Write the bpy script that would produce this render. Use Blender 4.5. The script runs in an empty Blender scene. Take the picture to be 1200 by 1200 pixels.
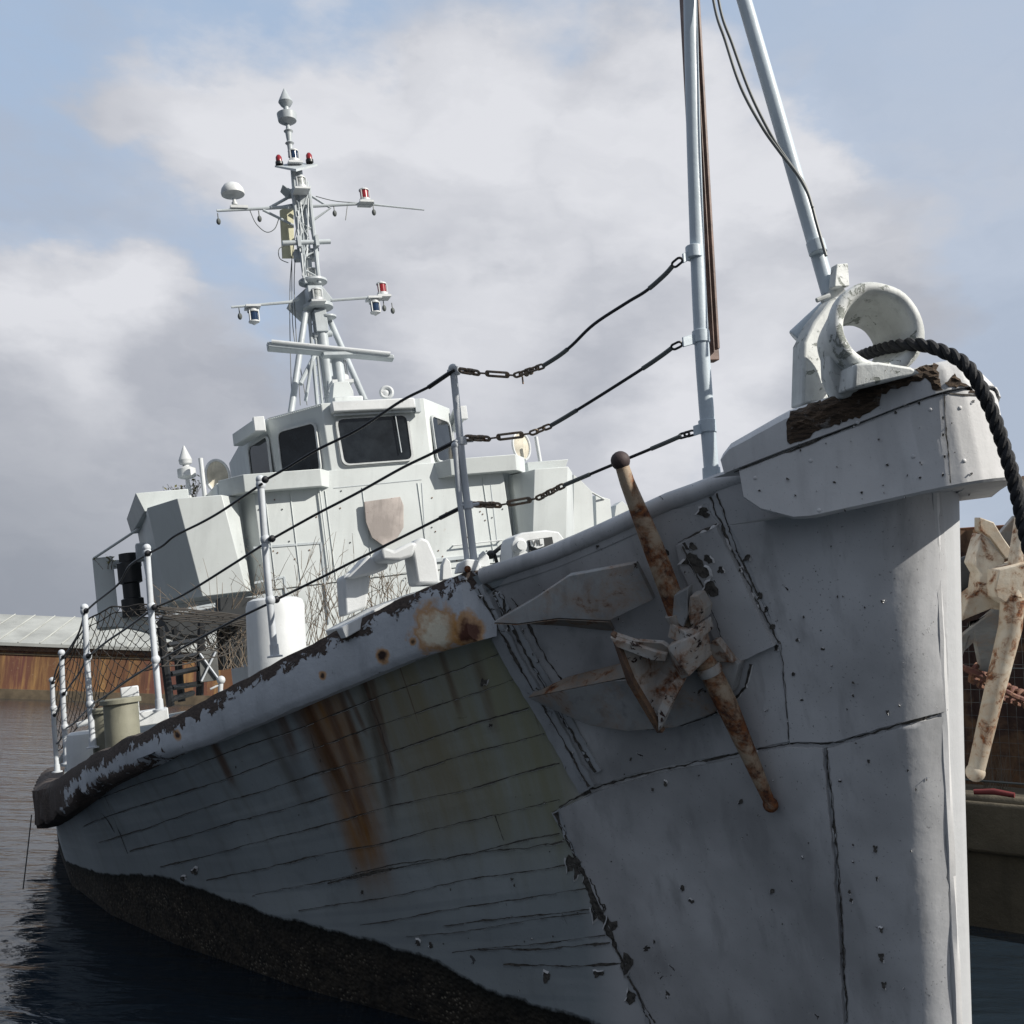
import bpy, bmesh, math, random
from mathutils import Vector, noise
from mathutils.bvhtree import BVHTree
from mathutils.geometry import delaunay_2d_cdt, intersect_point_tri
random.seed(7)
R = math.radians
scn = bpy.context.scene

# ------------------------------------------------------------------ camera
FPX = 1150.0; PITCH = R(10.3); ROLL = R(2.0); CH = 2.4
CAM = Vector((0, 0, CH))
FW = Vector((0, math.cos(PITCH), math.sin(PITCH)))
_r = Vector((1, 0, 0)); _u = _r.cross(FW)
RT = _r * math.cos(ROLL) + _u * math.sin(ROLL)
UP = -_r * math.sin(ROLL) + _u * math.cos(ROLL)
cd = bpy.data.cameras.new("camera"); cam = bpy.data.objects.new("camera", cd)
scn.collection.objects.link(cam); scn.camera = cam
from mathutils import Matrix
cam.matrix_world = Matrix(((RT.x, UP.x, -FW.x, 0), (RT.y, UP.y, -FW.y, 0), (RT.z, UP.z, -FW.z, CH), (0, 0, 0, 1)))
cd.sensor_width = 36; cd.lens = FPX / 1200 * 36; cd.clip_start = 0.1; cd.clip_end = 8000

# ------------------------------------------------------------------ sun, sky, exposure
SUN_DIR = Vector((0.74, -0.34, 0.62)).normalized()       # towards the sun
sl = bpy.data.lights.new("sun", 'SUN'); sl.energy = 5.0; sl.angle = R(0.5); sl.color = (1.0, 0.95, 0.87)
so = bpy.data.objects.new("sun", sl); scn.collection.objects.link(so)
so.rotation_euler = SUN_DIR.to_track_quat('Z', 'Y').to_euler()
scn.view_settings.view_transform = 'Standard'; scn.view_settings.look = 'None'
scn.view_settings.exposure = 0.18; scn.view_settings.gamma = 1.0

class NT:
    """small helper to wire shader nodes"""
    def __init__(s, nt): s.nt = nt
    def n(s, t, **kw):
        nd = s.nt.nodes.new(t)
        for k, v in kw.items(): setattr(nd, k, v)
        return nd
    def put(s, sock, v):
        if hasattr(v, 'is_output') or isinstance(v, bpy.types.NodeSocket): s.nt.links.new(v, sock)
        else:
            if isinstance(v, (tuple, list)) and len(v) == 3 and sock.type == 'RGBA': v = (*v, 1)
            sock.default_value = v
    def math(s, op, a, b=0.0, c=None, clamp=False):
        nd = s.n('ShaderNodeMath', operation=op, use_clamp=clamp)
        s.put(nd.inputs[0], a); s.put(nd.inputs[1], b)
        if c is not None: s.put(nd.inputs[2], c)
        return nd.outputs[0]
    def vmath(s, op, a, b=(0, 0, 0), sc=None):
        nd = s.n('ShaderNodeVectorMath', operation=op)
        s.put(nd.inputs[0], a); s.put(nd.inputs[1], b)
        if sc is not None: s.put(nd.inputs[3], sc)
        return nd.outputs['Value'] if op in ('DOT_PRODUCT', 'LENGTH', 'DISTANCE') else nd.outputs[0]
    def mix(s, f, a, b, blend='MIX'):
        nd = s.n('ShaderNodeMix', data_type='RGBA', blend_type=blend)
        s.put(nd.inputs[0], f); s.put(nd.inputs[6], a); s.put(nd.inputs[7], b)
        return nd.outputs[2]
    def ramp(s, v, a, b, lo=0.0, hi=1.0, smooth=False):
        nd = s.n('ShaderNodeMapRange', interpolation_type='SMOOTHSTEP' if smooth else 'LINEAR')
        s.put(nd.inputs[0], v); s.put(nd.inputs[1], a); s.put(nd.inputs[2], b); s.put(nd.inputs[3], lo); s.put(nd.inputs[4], hi)
        return nd.outputs[0]
    def noise(s, vec, scale, detail=5.0, rough=0.55, dist=0.0, col=False):
        nd = s.n('ShaderNodeTexNoise'); s.put(nd.inputs['Vector'], vec)
        nd.inputs['Scale'].default_value = scale; nd.inputs['Detail'].default_value = detail
        nd.inputs['Roughness'].default_value = rough; nd.inputs['Distortion'].default_value = dist
        return nd.outputs['Color' if col else 'Fac']
    def mapping(s, vec, scale=(1, 1, 1), loc=(0, 0, 0), rot=(0, 0, 0)):
        nd = s.n('ShaderNodeMapping'); s.put(nd.inputs[0], vec)
        nd.inputs['Location'].default_value = loc; nd.inputs['Scale'].default_value = scale; nd.inputs['Rotation'].default_value = rot
        return nd.outputs[0]

def ray(x, y): return FW + RT * ((x - 600) / FPX) + UP * ((600 - y) / FPX)

w = bpy.data.worlds.new("World"); scn.world = w; w.use_nodes = True
N = NT(w.node_tree); w.node_tree.nodes.clear()
sky = N.n('ShaderNodeTexSky', sky_type='NISHITA', sun_disc=False)
sky.sun_elevation = math.asin(SUN_DIR.z); sky.sun_rotation = math.atan2(SUN_DIR.x, SUN_DIR.y)
sky.air_density = 1.0; sky.dust_density = 1.5
dirv = N.vmath('NORMALIZE', N.n('ShaderNodeTexCoord').outputs['Generated'])
warp = N.vmath('SCALE', N.vmath('SUBTRACT', N.noise(N.mapping(dirv, (1, 1, 1.9)), 4.0, 7, 0.55, col=True), (0.5, 0.5, 0.5)), sc=0.34)
dw = N.vmath('ADD', dirv, warp)
def blob(x, y, rad, soft):
    c = ray(x, y).normalized()
    return N.ramp(N.vmath('DISTANCE', dw, tuple(c)), rad / FPX, (rad + soft) / FPX, 1.0, 0.0, True)
def vmax(l):
    r = l[0]
    for q in l[1:]: r = N.math('MAXIMUM', r, q)
    return r
cover = vmax([blob(350, 160, 120, 80), blob(520, 230, 180, 110), blob(720, 240, 170, 90), blob(860, 250, 90, 60), blob(190, 90, 50, 70),
              blob(60, 430, 130, 60), blob(220, 560, 150, 120), blob(600, 480, 190, 130), blob(0, 620, 180, 120), blob(880, 420, 150, 140), N.math('MULTIPLY', blob(1130, 400, 190, 330), .52)])
sepd = N.n('ShaderNodeSeparateXYZ'); N.put(sepd.inputs[0], dirv)
z = sepd.outputs[2]
low = N.ramp(z, 0.30, 0.05, 0.0, 0.93, True)
haze_n = N.ramp(N.noise(N.mapping(dirv, (1, 1, 2.2)), 2.6, 6, 0.6), 0.38, 0.68, 0.0, 0.85, True)
behind = N.math('MULTIPLY', N.ramp(N.vmath('DOT_PRODUCT', dirv, tuple(FW)), 0.6, 0.2, 0, 1), N.ramp(N.noise(dirv, 3, 6), .42, .55, 0, 1, True))
coverage = vmax([cover, low, N.math('MULTIPLY', haze_n, 0.75), behind])
shade = N.noise(N.mapping(N.vmath('ADD', dw, (0.3, 0.1, 0.05)), (1, 1, 2.4)), 3.0, 5, 0.5)
br = vmax([blob(330, 110, 60, 190), blob(560, 130, 60, 200), blob(760, 190, 60, 160), blob(80, 380, 30, 110), blob(880, 200, 40, 90), blob(560, 400, 30, 140), blob(840, 470, 30, 160)])
litf = N.math('ADD', N.math('MULTIPLY', br, 0.75), N.ramp(shade, 0.4, 0.64, 0.0, 0.45), clamp=True)
ccol = N.mix(litf, (4.1, 4.3, 4.85), (7.0, 7.1, 7.5))
lowc = N.ramp(z, 0.36, 0.02, 0.0, 0.78, True)
ccol = N.mix(N.math('MULTIPLY', lowc, N.ramp(sepd.outputs[0], 0.1, -0.45, 0.15, 1.0)), ccol, (2.5, 2.75, 3.2))
blue = N.mix(0.72, N.vmath('SCALE', sky.outputs[0], sc=1.0), (4.6, 5.9, 7.8))
blue = N.mix(N.ramp(z, 0.5, 0.1, 0, .45), blue, (4.6, 5.5, 6.9))
skyc = N.mix(coverage, blue, ccol)
# unseen sky behind the view, darkened to cut fill on the shaded hull
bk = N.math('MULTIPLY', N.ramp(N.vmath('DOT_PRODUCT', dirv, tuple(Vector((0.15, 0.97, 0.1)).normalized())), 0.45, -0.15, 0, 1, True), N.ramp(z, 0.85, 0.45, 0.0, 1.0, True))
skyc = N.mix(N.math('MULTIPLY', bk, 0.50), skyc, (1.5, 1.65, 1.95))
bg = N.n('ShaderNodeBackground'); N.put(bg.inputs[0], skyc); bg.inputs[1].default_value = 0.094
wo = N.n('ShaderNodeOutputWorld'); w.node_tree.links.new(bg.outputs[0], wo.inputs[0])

# ------------------------------------------------------------------ the ship's own frame (she lists to starboard)
LIST = R(11)
A = Vector((-.37, .93, 0)).normalized()                     # towards the stern
_S0 = Vector((-A.y, A.x, 0))
S = _S0 * math.cos(LIST) - Vector((0, 0, 1)) * math.sin(LIST)   # starboard
V = S.cross(A);  V = V if V.z > 0 else -V                       # up out of the deck
def at(x, y, D): return CAM + ray(x, y) * D
O = at(1108, 590, 4.7)                                       # stem head
def ship(a, s, u): return O + A * a + S * s + V * u
def inv(p): d = p - O; return d.dot(A), d.dot(S), d.dot(V)
def PA(x, y, a):                                             # point on the cross-ship plane a
    r = ray(x, y); return CAM + r * ((a - (CAM - O).dot(A)) / r.dot(A))
def depth(p): return (p - CAM).dot(FW)
def interp(x, xs, ys):
    if x <= xs[0]: return ys[0]
    for i in range(len(xs) - 1):
        if x <= xs[i + 1]: return ys[i] + (ys[i + 1] - ys[i]) * (x - xs[i]) / (xs[i + 1] - xs[i])
    return ys[-1]

# ------------------------------------------------------------------ mesh helpers
def catmull(pts, sub=6):
    out = []; n = len(pts)
    for i in range(n - 1):
        p0 = pts[max(i - 1, 0)]; p1 = pts[i]; p2 = pts[i + 1]; p3 = pts[min(i + 2, n - 1)]
        for k in range(sub):
            t = k / sub; t2 = t * t; t3 = t2 * t
            out.append(0.5 * ((2 * p1) + (p2 - p0) * t + (2 * p0 - 5 * p1 + 4 * p2 - p3) * t2 + (3 * p1 - p0 - 3 * p2 + p3) * t3))
    out.append(pts[-1]); return out
def frame(d):
    d = d.normalized(); h = Vector((0, 0, 1)) if abs(d.z) < .9 else Vector((1, 0, 0))
    x = d.cross(h).normalized(); return x, d.cross(x).normalized()
class MB:
    def __init__(s): s.v = []; s.f = []; s.uv = {}
    def add(s, vs, fs, uvs=None):
        b = len(s.v); s.v += [Vector(p) for p in vs]; s.f += [tuple(b + i for i in f) for f in fs]
        if uvs:
            for i, q in enumerate(uvs): s.uv[b + i] = q
        return s
    def hexa(s, c): return s.add(c, [(0, 3, 2, 1), (4, 5, 6, 7), (0, 1, 5, 4), (1, 2, 6, 5), (2, 3, 7, 6), (3, 0, 4, 7)])
    def boxv(s, o, ax, ay, az): # corner + three edge vectors
        return s.hexa([o, o + ax, o + ax + ay, o + ay, o + az, o + ax + az, o + ax + ay + az, o + ay + az])
    def cbox(s, c, ax, ay, az): return s.boxv(c - (ax + ay + az) / 2, ax, ay, az)
    def prism(s, pts, ext):
        n = len(pts); return s.add(list(pts) + [p + ext for p in pts], [tuple(range(n))[::-1], tuple(range(n, 2 * n))] + [(i, (i + 1) % n, n + (i + 1) % n, n + i) for i in range(n)])
    def tube(s, pts, r, n=10, cap=True):
        pts = [Vector(p) for p in pts]; m = len(pts); rs = r if isinstance(r, (list, tuple)) else [r] * m
        base = len(s.v); vs = []; x = None
        for i, p in enumerate(pts):
            d = (pts[min(i + 1, m - 1)] - pts[max(i - 1, 0)])
            if d.length < 1e-9: d = Vector((0, 0, 1))
            d.normalize()
            if x is None: x, y = frame(d)
            else:
                x = (x - d * x.dot(d))
                x = x.normalized() if x.length > 1e-6 else frame(d)[0]
                y = d.cross(x)
            for k in range(n):
                t = 2 * math.pi * k / n; vs.append(p + (x * math.cos(t) + y * math.sin(t)) * rs[i])
        fs = [(i * n + k, i * n + (k + 1) % n, (i + 1) * n + (k + 1) % n, (i + 1) * n + k) for i in range(m - 1) for k in range(n)]
        if cap: fs += [tuple(range(n))[::-1], tuple((m - 1) * n + k for k in range(n))]
        return s.add(vs, fs)
    def lathe(s, base, axis, prof, n=20, cap=True):  # prof (h, r)
        ax = axis.normalized(); x, y = frame(ax); vs = []
        for h, r in prof:
            for k in range(n):
                t = 2 * math.pi * k / n; vs.append(base + ax * h + (x * math.cos(t) + y * math.sin(t)) * max(r, 1e-4))
        m = len(prof); fs = [(i * n + k, i * n + (k + 1) % n, (i + 1) * n + (k + 1) % n, (i + 1) * n + k) for i in range(m - 1) for k in range(n)]
        if cap: fs += [tuple(range(n))[::-1], tuple((m - 1) * n + k for k in range(n))]
        return s.add(vs, fs)
    def ball(s, c, r, n=14, sq=1.0, ax=Vector((0, 0, 1))):
        return s.lathe(c, ax, [(-math.cos(math.pi * i / 10) * r * sq, math.sin(math.pi * i / 10) * r) for i in range(11)], n, False)
    def torus(s, c, axis, Rr, r, n=24, m=8, arc=2 * math.pi, x0=None, sx=1.0):
        x, y = frame(axis)
        if x0 is not None: x = x0.normalized(); y = axis.normalized().cross(x)
        return s.tube([c + x * math.cos(arc * i / n) * Rr * sx + y * math.sin(arc * i / n) * Rr for i in range(n + 1)], r, m)
    def build(s, name, mat, parent=None, smooth=35, bevel=0, **props):
        me = bpy.data.meshes.new(name); c = sum(s.v, Vector()) / len(s.v)
        me.from_pydata([tuple(p - c) for p in s.v], [], s.f); me.materials.append(mat)
        if s.uv:
            ul = me.uv_layers.new(name="UVMap")
            for lp in me.loops: ul.data[lp.index].uv = s.uv.get(lp.vertex_index, (0, 0))
        bm = bmesh.new(); bm.from_mesh(me)
        if not s.uv or bevel: bmesh.ops.recalc_face_normals(bm, faces=bm.faces)
        bm.to_mesh(me); bm.free()
        if smooth:
            me.shade_smooth(); me.set_sharp_from_angle(angle=R(smooth))
        o = bpy.data.objects.new(name, me); scn.collection.objects.link(o)
        if parent:
            o.parent = parent; o.location = c - wloc(parent)
        else: o.location = c
        if bevel:
            b = o.modifiers.new("bevel", 'BEVEL'); b.width = bevel; b.segments = 2; b.limit_method = 'ANGLE'; b.angle_limit = R(40)
        for k, v in props.items(): o[k] = v
        return o
def wloc(o):
    p = Vector(o.location)
    while o.parent: o = o.parent; p += Vector(o.location)
    return p
def empty(name, loc, **props):
    o = bpy.data.objects.new(name, None); o.location = loc; scn.collection.objects.link(o); o.empty_display_size = .2
    for k, v in props.items(): o[k] = v
    return o

# ------------------------------------------------------------------ materials
def new_mat(name):
    m = bpy.data.materials.new(name); m.use_nodes = True; m.node_tree.nodes.clear(); T = NT(m.node_tree)
    p = T.n('ShaderNodeBsdfPrincipled'); o = T.n('ShaderNodeOutputMaterial'); m.node_tree.links.new(p.outputs[0], o.inputs[0])
    return m, T, p
def finish(T, p, col, rough, hgt=None, bstr=0.4, bdist=0.01, metal=0.0):
    T.put(p.inputs['Base Color'], col); T.put(p.inputs['Roughness'], rough); T.put(p.inputs['Metallic'], metal)
    if hgt is not None:
        b = T.n('ShaderNodeBump'); b.inputs['Strength'].default_value = bstr; b.inputs['Distance'].default_value = bdist
        T.put(b.inputs['Height'], hgt); T.put(p.inputs['Normal'], b.outputs[0])
def paint_col(T, vec, base, chip, chipcol, rust, rscale, dirt, scale, extra=None):
    big = T.noise(vec, 0.9 * scale, 4)
    c = T.mix(T.ramp(big, .35, .65), tuple(q * (1 - dirt) for q in base), tuple(min(1, q * (1 + dirt * .25)) for q in base))
    st = T.noise(T.mapping(vec, (7 * scale, 7 * scale, .7 * scale)), 1.0, 6, .6)
    c = T.mix(T.math('MULTIPLY', T.ramp(st, .52, .75), dirt * 1.6), c, tuple(q * .45 for q in base))
    fine = T.noise(vec, 34 * scale, 5, .6)
    sp = T.noise(vec, 70 * scale, 2)
    c = T.mix(T.math('MULTIPLY', T.ramp(sp, .66, .74), min(1, dirt * 2.2)), c, tuple(q * .4 for q in base))
    msk = None
    if rust:
        rn = T.noise(vec, rscale, 9, .68, .4)
        rm = T.ramp(rn, .78 - rust * .42, .86 - rust * .38, 0, 1)
        halo = T.ramp(rn, .66 - rust * .42, .82 - rust * .40, 0, .5)
        rc = T.mix(T.ramp(T.noise(vec, rscale * 6, 6, .7), .38, .64), (.045, .018, .012), (.24, .085, .026))
        c = T.mix(halo, c, (.34, .20, .10)); c = T.mix(rm, c, rc); msk = rm
    h = T.math('ADD', T.math('MULTIPLY', fine, .30), T.math('MULTIPLY', T.noise(T.mapping(vec, (60 * scale, 60 * scale, 14 * scale)), 1, 3), .16))
    if chip:
        cn = T.noise(vec, 9 * scale, 10, .62, .6)
        cn = T.math('ADD', cn, T.math('MULTIPLY', T.math('SUBTRACT', T.noise(vec, 1.6 * scale, 3), .5), .55))
        if extra is not None: cn = T.math('ADD', cn, extra)
        th = .76 - chip * .34
        cm = T.ramp(cn, th, th + .012)
        edge = T.math('MULTIPLY', T.ramp(cn, th - .02, th), T.math('SUBTRACT', 1.0, cm))
        c = T.mix(T.math('MULTIPLY', edge, .4), c, tuple(min(1, q * 1.25) for q in base))
        wood = T.mix(T.ramp(T.noise(T.mapping(vec, (22 * scale, 22 * scale, 60 * scale)), 1, 5, .7), .3, .7), tuple(q * .35 for q in chipcol), tuple(q * 1.3 for q in chipcol))
        c = T.mix(cm, c, wood)
        h = T.math('ADD', h, T.math('MULTIPLY', T.math('SUBTRACT', 1.0, cm), 1.0))
        h = T.math('ADD', h, T.math('MULTIPLY', edge, .8))
        msk = cm if msk is None else T.math('MAXIMUM', msk, cm)
    lump = T.noise(vec, 6 * scale, 4)
    h = T.math('ADD', h, T.math('ADD', T.math('MULTIPLY', lump, .6), T.math('MULTIPLY', T.noise(vec, 1.7 * scale, 3), 2.2)))
    return c, h, msk
def paint(name, base, chip=0.0, chipcol=(.06, .045, .035), rust=0.0, rscale=5.0, dirt=.15, scale=1.0, rough=.5, bstr=.35, bdist=.006, coord='Object'):
    m, T, p = new_mat(name); vec = T.n('ShaderNodeTexCoord').outputs[coord]
    if coord == 'Object':
        oi = T.n('ShaderNodeObjectInfo')
        vec = T.vmath('ADD', vec, T.vmath('SCALE', oi.outputs['Location'], sc=1.0))
    c, h, k = paint_col(T, vec, base, chip, chipcol, rust, rscale, dirt, scale)
    r = rough if k is None else T.ramp(k, 0, 1, rough, .88)
    finish(T, p, c, r, h, bstr, bdist); return m
def simple(name, col, rough=.5, metal=0.0, bump=0, bscale=40, var=.2, vscale=6):
    m, T, p = new_mat(name); vec = T.n('ShaderNodeTexCoord').outputs['Object']
    c = T.mix(T.ramp(T.noise(vec, vscale, 6, .6), .35, .65), tuple(q * (1 - var) for q in col), tuple(min(1, q * (1 + var * .6)) for q in col))
    finish(T, p, c, rough, T.noise(vec, bscale, 5) if bump else None, bump, .004, metal); return m

BLUEW = (.50, .55, .60); WHT = (.60, .61, .60)
M = {}
M['tube'] = paint('grey_blue_pole_paint', (.50, .57, .62), chip=.03, chipcol=(.25, .2, .12), dirt=.12, scale=2.0, rough=.42)
M['stanchion'] = paint('stanchion_paint', (.52, .55, .58), chip=.10, chipcol=(.22, .17, .11), rust=.12, rscale=14, dirt=.18, scale=3.0, rough=.5)
M['super'] = paint('superstructure_paint', (.57, .605, .60), chip=.0, rust=.05, rscale=9, dirt=.15, scale=.8, rough=.5, bstr=.22)
M['super2'] = paint('mast_paint', (.45, .49, .51), chip=.03, rust=.05, rscale=12, dirt=.2, scale=2, rough=.45)
M['white'] = paint('white_fitting_paint', (.60, .62, .625), chip=.06, chipcol=(.16, .15, .13), rust=.04, rscale=9, dirt=.15, scale=2.2, rough=.5)
M['fair'] = paint('fairlead_paint', (.66, .68, .66), chip=.46, chipcol=(.30, .32, .29), dirt=.34, scale=2.6, rough=.62, bstr=.6)
M['plate'] = paint('hull_sheathing_paint', (.55, .555, .565), chip=.075, chipcol=(.06, .055, .05), dirt=.42, scale=1.0, rough=.46, bstr=.4, bdist=.008)
M['platelit'] = paint('plate_paint_lit', (.65, .65, .65), chip=.10, chipcol=(.07, .055, .04), dirt=.18, scale=1.5, rough=.5, bstr=.4)  # paler copy of the plate paint, sunlit look put into the colour
M['trim'] = paint('peeling_timber_paint', (.42, .44, .46), chip=.34, chipcol=(.075, .07, .06), dirt=.3, scale=1.6, rough=.6, bstr=.8)
M['anchor'] = paint('anchor_paint', (.34, .345, .345), chip=.10, rust=.44, rscale=5, dirt=.35, scale=2.4, rough=.6, bstr=.5)
M['anchor_rust'] = paint('rusty_anchor_paint', (.44, .43, .41), chip=.34, chipcol=(.04, .02, .015), rust=.58, rscale=6, dirt=.3, scale=2.4, rough=.65, bstr=.8)
M['rustedge'] = paint('rust_edge', (.12, .075, .055), chip=.3, chipcol=(.03, .018, .013), rust=.50, rscale=9, dirt=.3, scale=3, rough=.9, bstr=.9)
M['stock'] = paint('anchor_stock_rust', (.44, .37, .28), rust=.80, rscale=5, dirt=.4, scale=2.2, rough=.62, bstr=.6)
M['flange'] = paint('flange_paint', (.24, .225, .205), chip=.1, rust=.62, rscale=8, dirt=.35, scale=3, rough=.7, bstr=.6)
M['stockball'] = simple('stock_ball_rust', (.045, .03, .03), .7, bump=.5, var=.4)
M['portanchor'] = paint('pale_anchor_paint', (.58, .52, .42), rust=.60, rscale=9, dirt=.35, scale=2.2, rough=.6, bstr=.6)
M['wire'] = simple('black_sheathed_wire', (.012, .012, .014), .38)
M['wiregrey'] = simple('grey_wire', (.10, .11, .105), .5)
M['steel'] = paint('worn_turnbuckle_metal', (.20, .16, .12), rust=.5, rscale=30, dirt=.4, scale=4, rough=.6)
M['rope'] = simple('black_rope', (.014, .015, .018), .78, bump=.9, bscale=60, var=.5, vscale=18)
M['glass'] = simple('dark_window_glass', (.014, .017, .020), .04, bump=.1, bscale=3, var=.5, vscale=4)
M['gasket'] = simple('white_window_gasket', (.5, .52, .52), .6)
M['black'] = simple('black_fitting', (.012, .013, .014), .4)
M['shadow'] = simple('painted_shade_dark_parts', (.03, .033, .035), .8)  # shade of slots and recesses put into the colour; also dark small parts
M['red'] = simple('red_lamp_lens', (.24, .012, .018), .25)
M['blue'] = simple('dark_blue_lamp_lens', (.012, .03, .07), .12)
M['clear'] = simple('cloudy_lamp_glass', (.36, .38, .37), .2, var=.5, vscale=30)
M['crest'] = paint('weathered_plywood', (.46, .41, .38), chip=.28, chipcol=(.22, .13, .10), dirt=.4, scale=2.5, rough=.8)
M['brownpole'] = simple('brown_varnished_timber', (.17, .10, .075), .55, bump=.4, bscale=30, var=.45, vscale=9)
M['olive'] = paint('olive_bollard_paint', (.23, .225, .17), chip=.06, rust=.06, rscale=7, dirt=.4, scale=2, rough=.55)
M['dish'] = paint('lichen_covered_panel', (.60, .56, .46), chip=.22, chipcol=(.26, .22, .08), dirt=.4, scale=3.5, rough=.8)
M['yellow'] = paint('faded_yellow_board', (.62, .60, .42), chip=.05, dirt=.2, scale=2, rough=.7)
M['twig'] = simple('dry_twig', (.17, .135, .10), .9, var=.3)
M['leaf'] = simple('yellow_green_leaf', (.16, .15, .05), .8, var=.4, vscale=20)
M['net'] = simple('brown_net_cord', (.045, .04, .035), .9)
M['ply'] = paint('grey_crate_board', (.14, .145, .14), chip=.1, dirt=.4, scale=3, rough=.8)
M['chainrust'] = paint('red_rust_chain', (.13, .05, .04), rust=.5, rscale=20, dirt=.3, scale=4, rough=.8)
M['deck'] = paint('deck_paint', (.22, .24, .24), chip=.2, dirt=.4, scale=1.2, rough=.8)
M['peeledwood'] = None

def rotwood():
    m, T, p = new_mat('rotten_timber'); v = T.n('ShaderNodeTexCoord').outputs['Object']
    x = T.mapping(v, (14, 14, 75), rot=(0, R(-11), 0))
    n1 = T.noise(x, 1.0, 8, .7, .6); n2 = T.noise(v, 7, 6, .65)
    c = T.mix(T.ramp(n1, .34, .66), (.012, .009, .007), (.17, .115, .075))
    c = T.mix(T.ramp(n2, .62, .7), c, (.30, .28, .26))
    finish(T, p, c, .92, T.math('ADD', n1, T.math('MULTIPLY', n2, .8)), 1.0, .03); return m
M['rot'] = rotwood()

# ------------------------------------------------------------------ water and far shore
WZ = 0.0
def water_mat():
    m, T, p = new_mat('harbour_water'); v = T.n('ShaderNodeTexCoord').outputs['Object']
    n1 = T.noise(T.mapping(v, (1.0, 2.0, 1), rot=(0, 0, R(20))), 1.1, 3, .5, .6)
    n2 = T.noise(T.mapping(v, (1.0, 1.7, 1), rot=(0, 0, R(-25))), 4.2, 4, .55, .4)
    n3 = T.noise(T.mapping(v, (1.0, 2.4, 1)), .22, 3)
    h = T.math('ADD', T.math('ADD', n1, T.math('MULTIPLY', n2, .22)), T.math('MULTIPLY', n3, 1.6))
    finish(T, p, (.014, .022, .031), .10, h, .5, .10)
    p.inputs['IOR'].default_value = 1.333; return m
wb = MB(); wb.add([(-2500, -300, WZ), (2500, -300, WZ), (2500, 4000, WZ), (-2500, 4000, WZ)], [(0, 1, 2, 3)])
wo_ = wb.build('water', water_mat(), smooth=0, kind='structure')

# ------------------------------------------------------------------ SHIP
SHIP = empty('warship', ship(5, 0, -2.9), label='grey listing old warship with peeling paint and rusty anchors, moored bow towards the viewer', category='ship')
TA = [0, .02, .06, .1, .3, .6, .9, 1.5, 2.0, 2.5, 3.1, 3.6, 4.1, 5.0, 5.8, 7.2, 9, 12, 16, 22]
TS = [0, .15, .23, .29, .45, .63, .82, 1.3, 1.7, 2.11, 2.6, 2.97, 3.3, 3.64, 3.9, 4.25, 4.5, 4.62, 4.6, 4.2]
UA = [0, .3, .73, 1.01, 1.34, 1.6, 1.97, 2.37, 2.8, 3.29, 3.8, 4.43, 5.68, 7.2, 9, 12, 18, 22]
UU = [.38, .36, .32, .27, .17, .10, .04, -.05, -.2, -.37, -.54, -.69, -.89, -1.18, -1.36, -1.45, -1.4, -1.3]
def sT(a): return interp(a, TA, TS)
def uT(a): return interp(a, UA, UU)
aW = [.63, .66, .69, .73, .92, 1.28, 1.62, 2.3, 2.8, 3.3, 3.9, 4.45, 5.0, 5.9, 6.6, 8.0, 9.7, 12.4, 16.2, 22]
sW = [0, .10, .155, .19, .28, .36, .45, .80, 1.12, 1.48, 1.93, 2.27, 2.6, 3.03, 3.4, 3.93, 4.32, 4.62, 4.62, 4.2]
UW = -3.0
def hull(a, v, side=1, off=0.0):
    aw = interp(a, TA, aW); sw = interp(a, TA, sW)
    u0 = uT(a); s0 = sT(a)
    P = [a + (aw - a) * v, s0 + (sw - s0) * v, u0 + (UW - u0) * v]
    fl = min(1, a / 1.5)
    P[1] -= .13 * fl * math.sin(math.pi * min(v, 1)) * (1 if a < 6 else max(0, 1 - (a - 6) / 3))
    if v > 1: P[1] = sw * (1 - (v - 1) * .6)
    if v > 1: P[0] = aw + (v - 1) * .5
    return ship(P[0], side * P[1], P[2])
hm = MB()
na = 130; nv = 44
als = []
for i in range(na + 1):
    t = i / na; als.append(22 * (t ** 2.3))
vls = [1.35 * j / nv for j in range(nv + 1)]
for side in (1, -1):
    vs = []; uvs = []; fs = []
    for a in als:
        for v in vls: vs.append(hull(a, v, side)); uvs.append((a / 10, v))
    for i in range(na):
        for j in range(nv):
            q = (i * (nv + 1) + j, (i + 1) * (nv + 1) + j, (i + 1) * (nv + 1) + j + 1, i * (nv + 1) + j + 1)
            fs.append(q if side < 0 else q[::-1])
    hm.add(vs, fs, uvs)
BV = BVHTree.FromPolygons([tuple(p) for p in hm.v], hm.f)
def hit(x, y, off=0.0, bv=None):
    r = ray(x, y).normalized()
    loc, nor, idx, d = (bv or BV).ray_cast(CAM, r)
    if loc is None: return None
    if nor.dot(r) > 0: nor = -nor
    return loc + nor * off, nor, idx
_hv = hm.v
def uvof(x, y):
    h = hit(x, y); 
    if h is None: return None
    f = hm.f[h[2]]; best = min(f, key=lambda i: (_hv[i] - h[0]).length)
    ws = [(1 / max(1e-4, (_hv[i] - h[0]).length) ** 2, i) for i in f]; W = sum(q[0] for q in ws)
    return sum(q[0] * hm.uv[q[1]][0] for q in ws) / W, sum(q[0] * hm.uv[q[1]][1] for q in ws) / W

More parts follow.
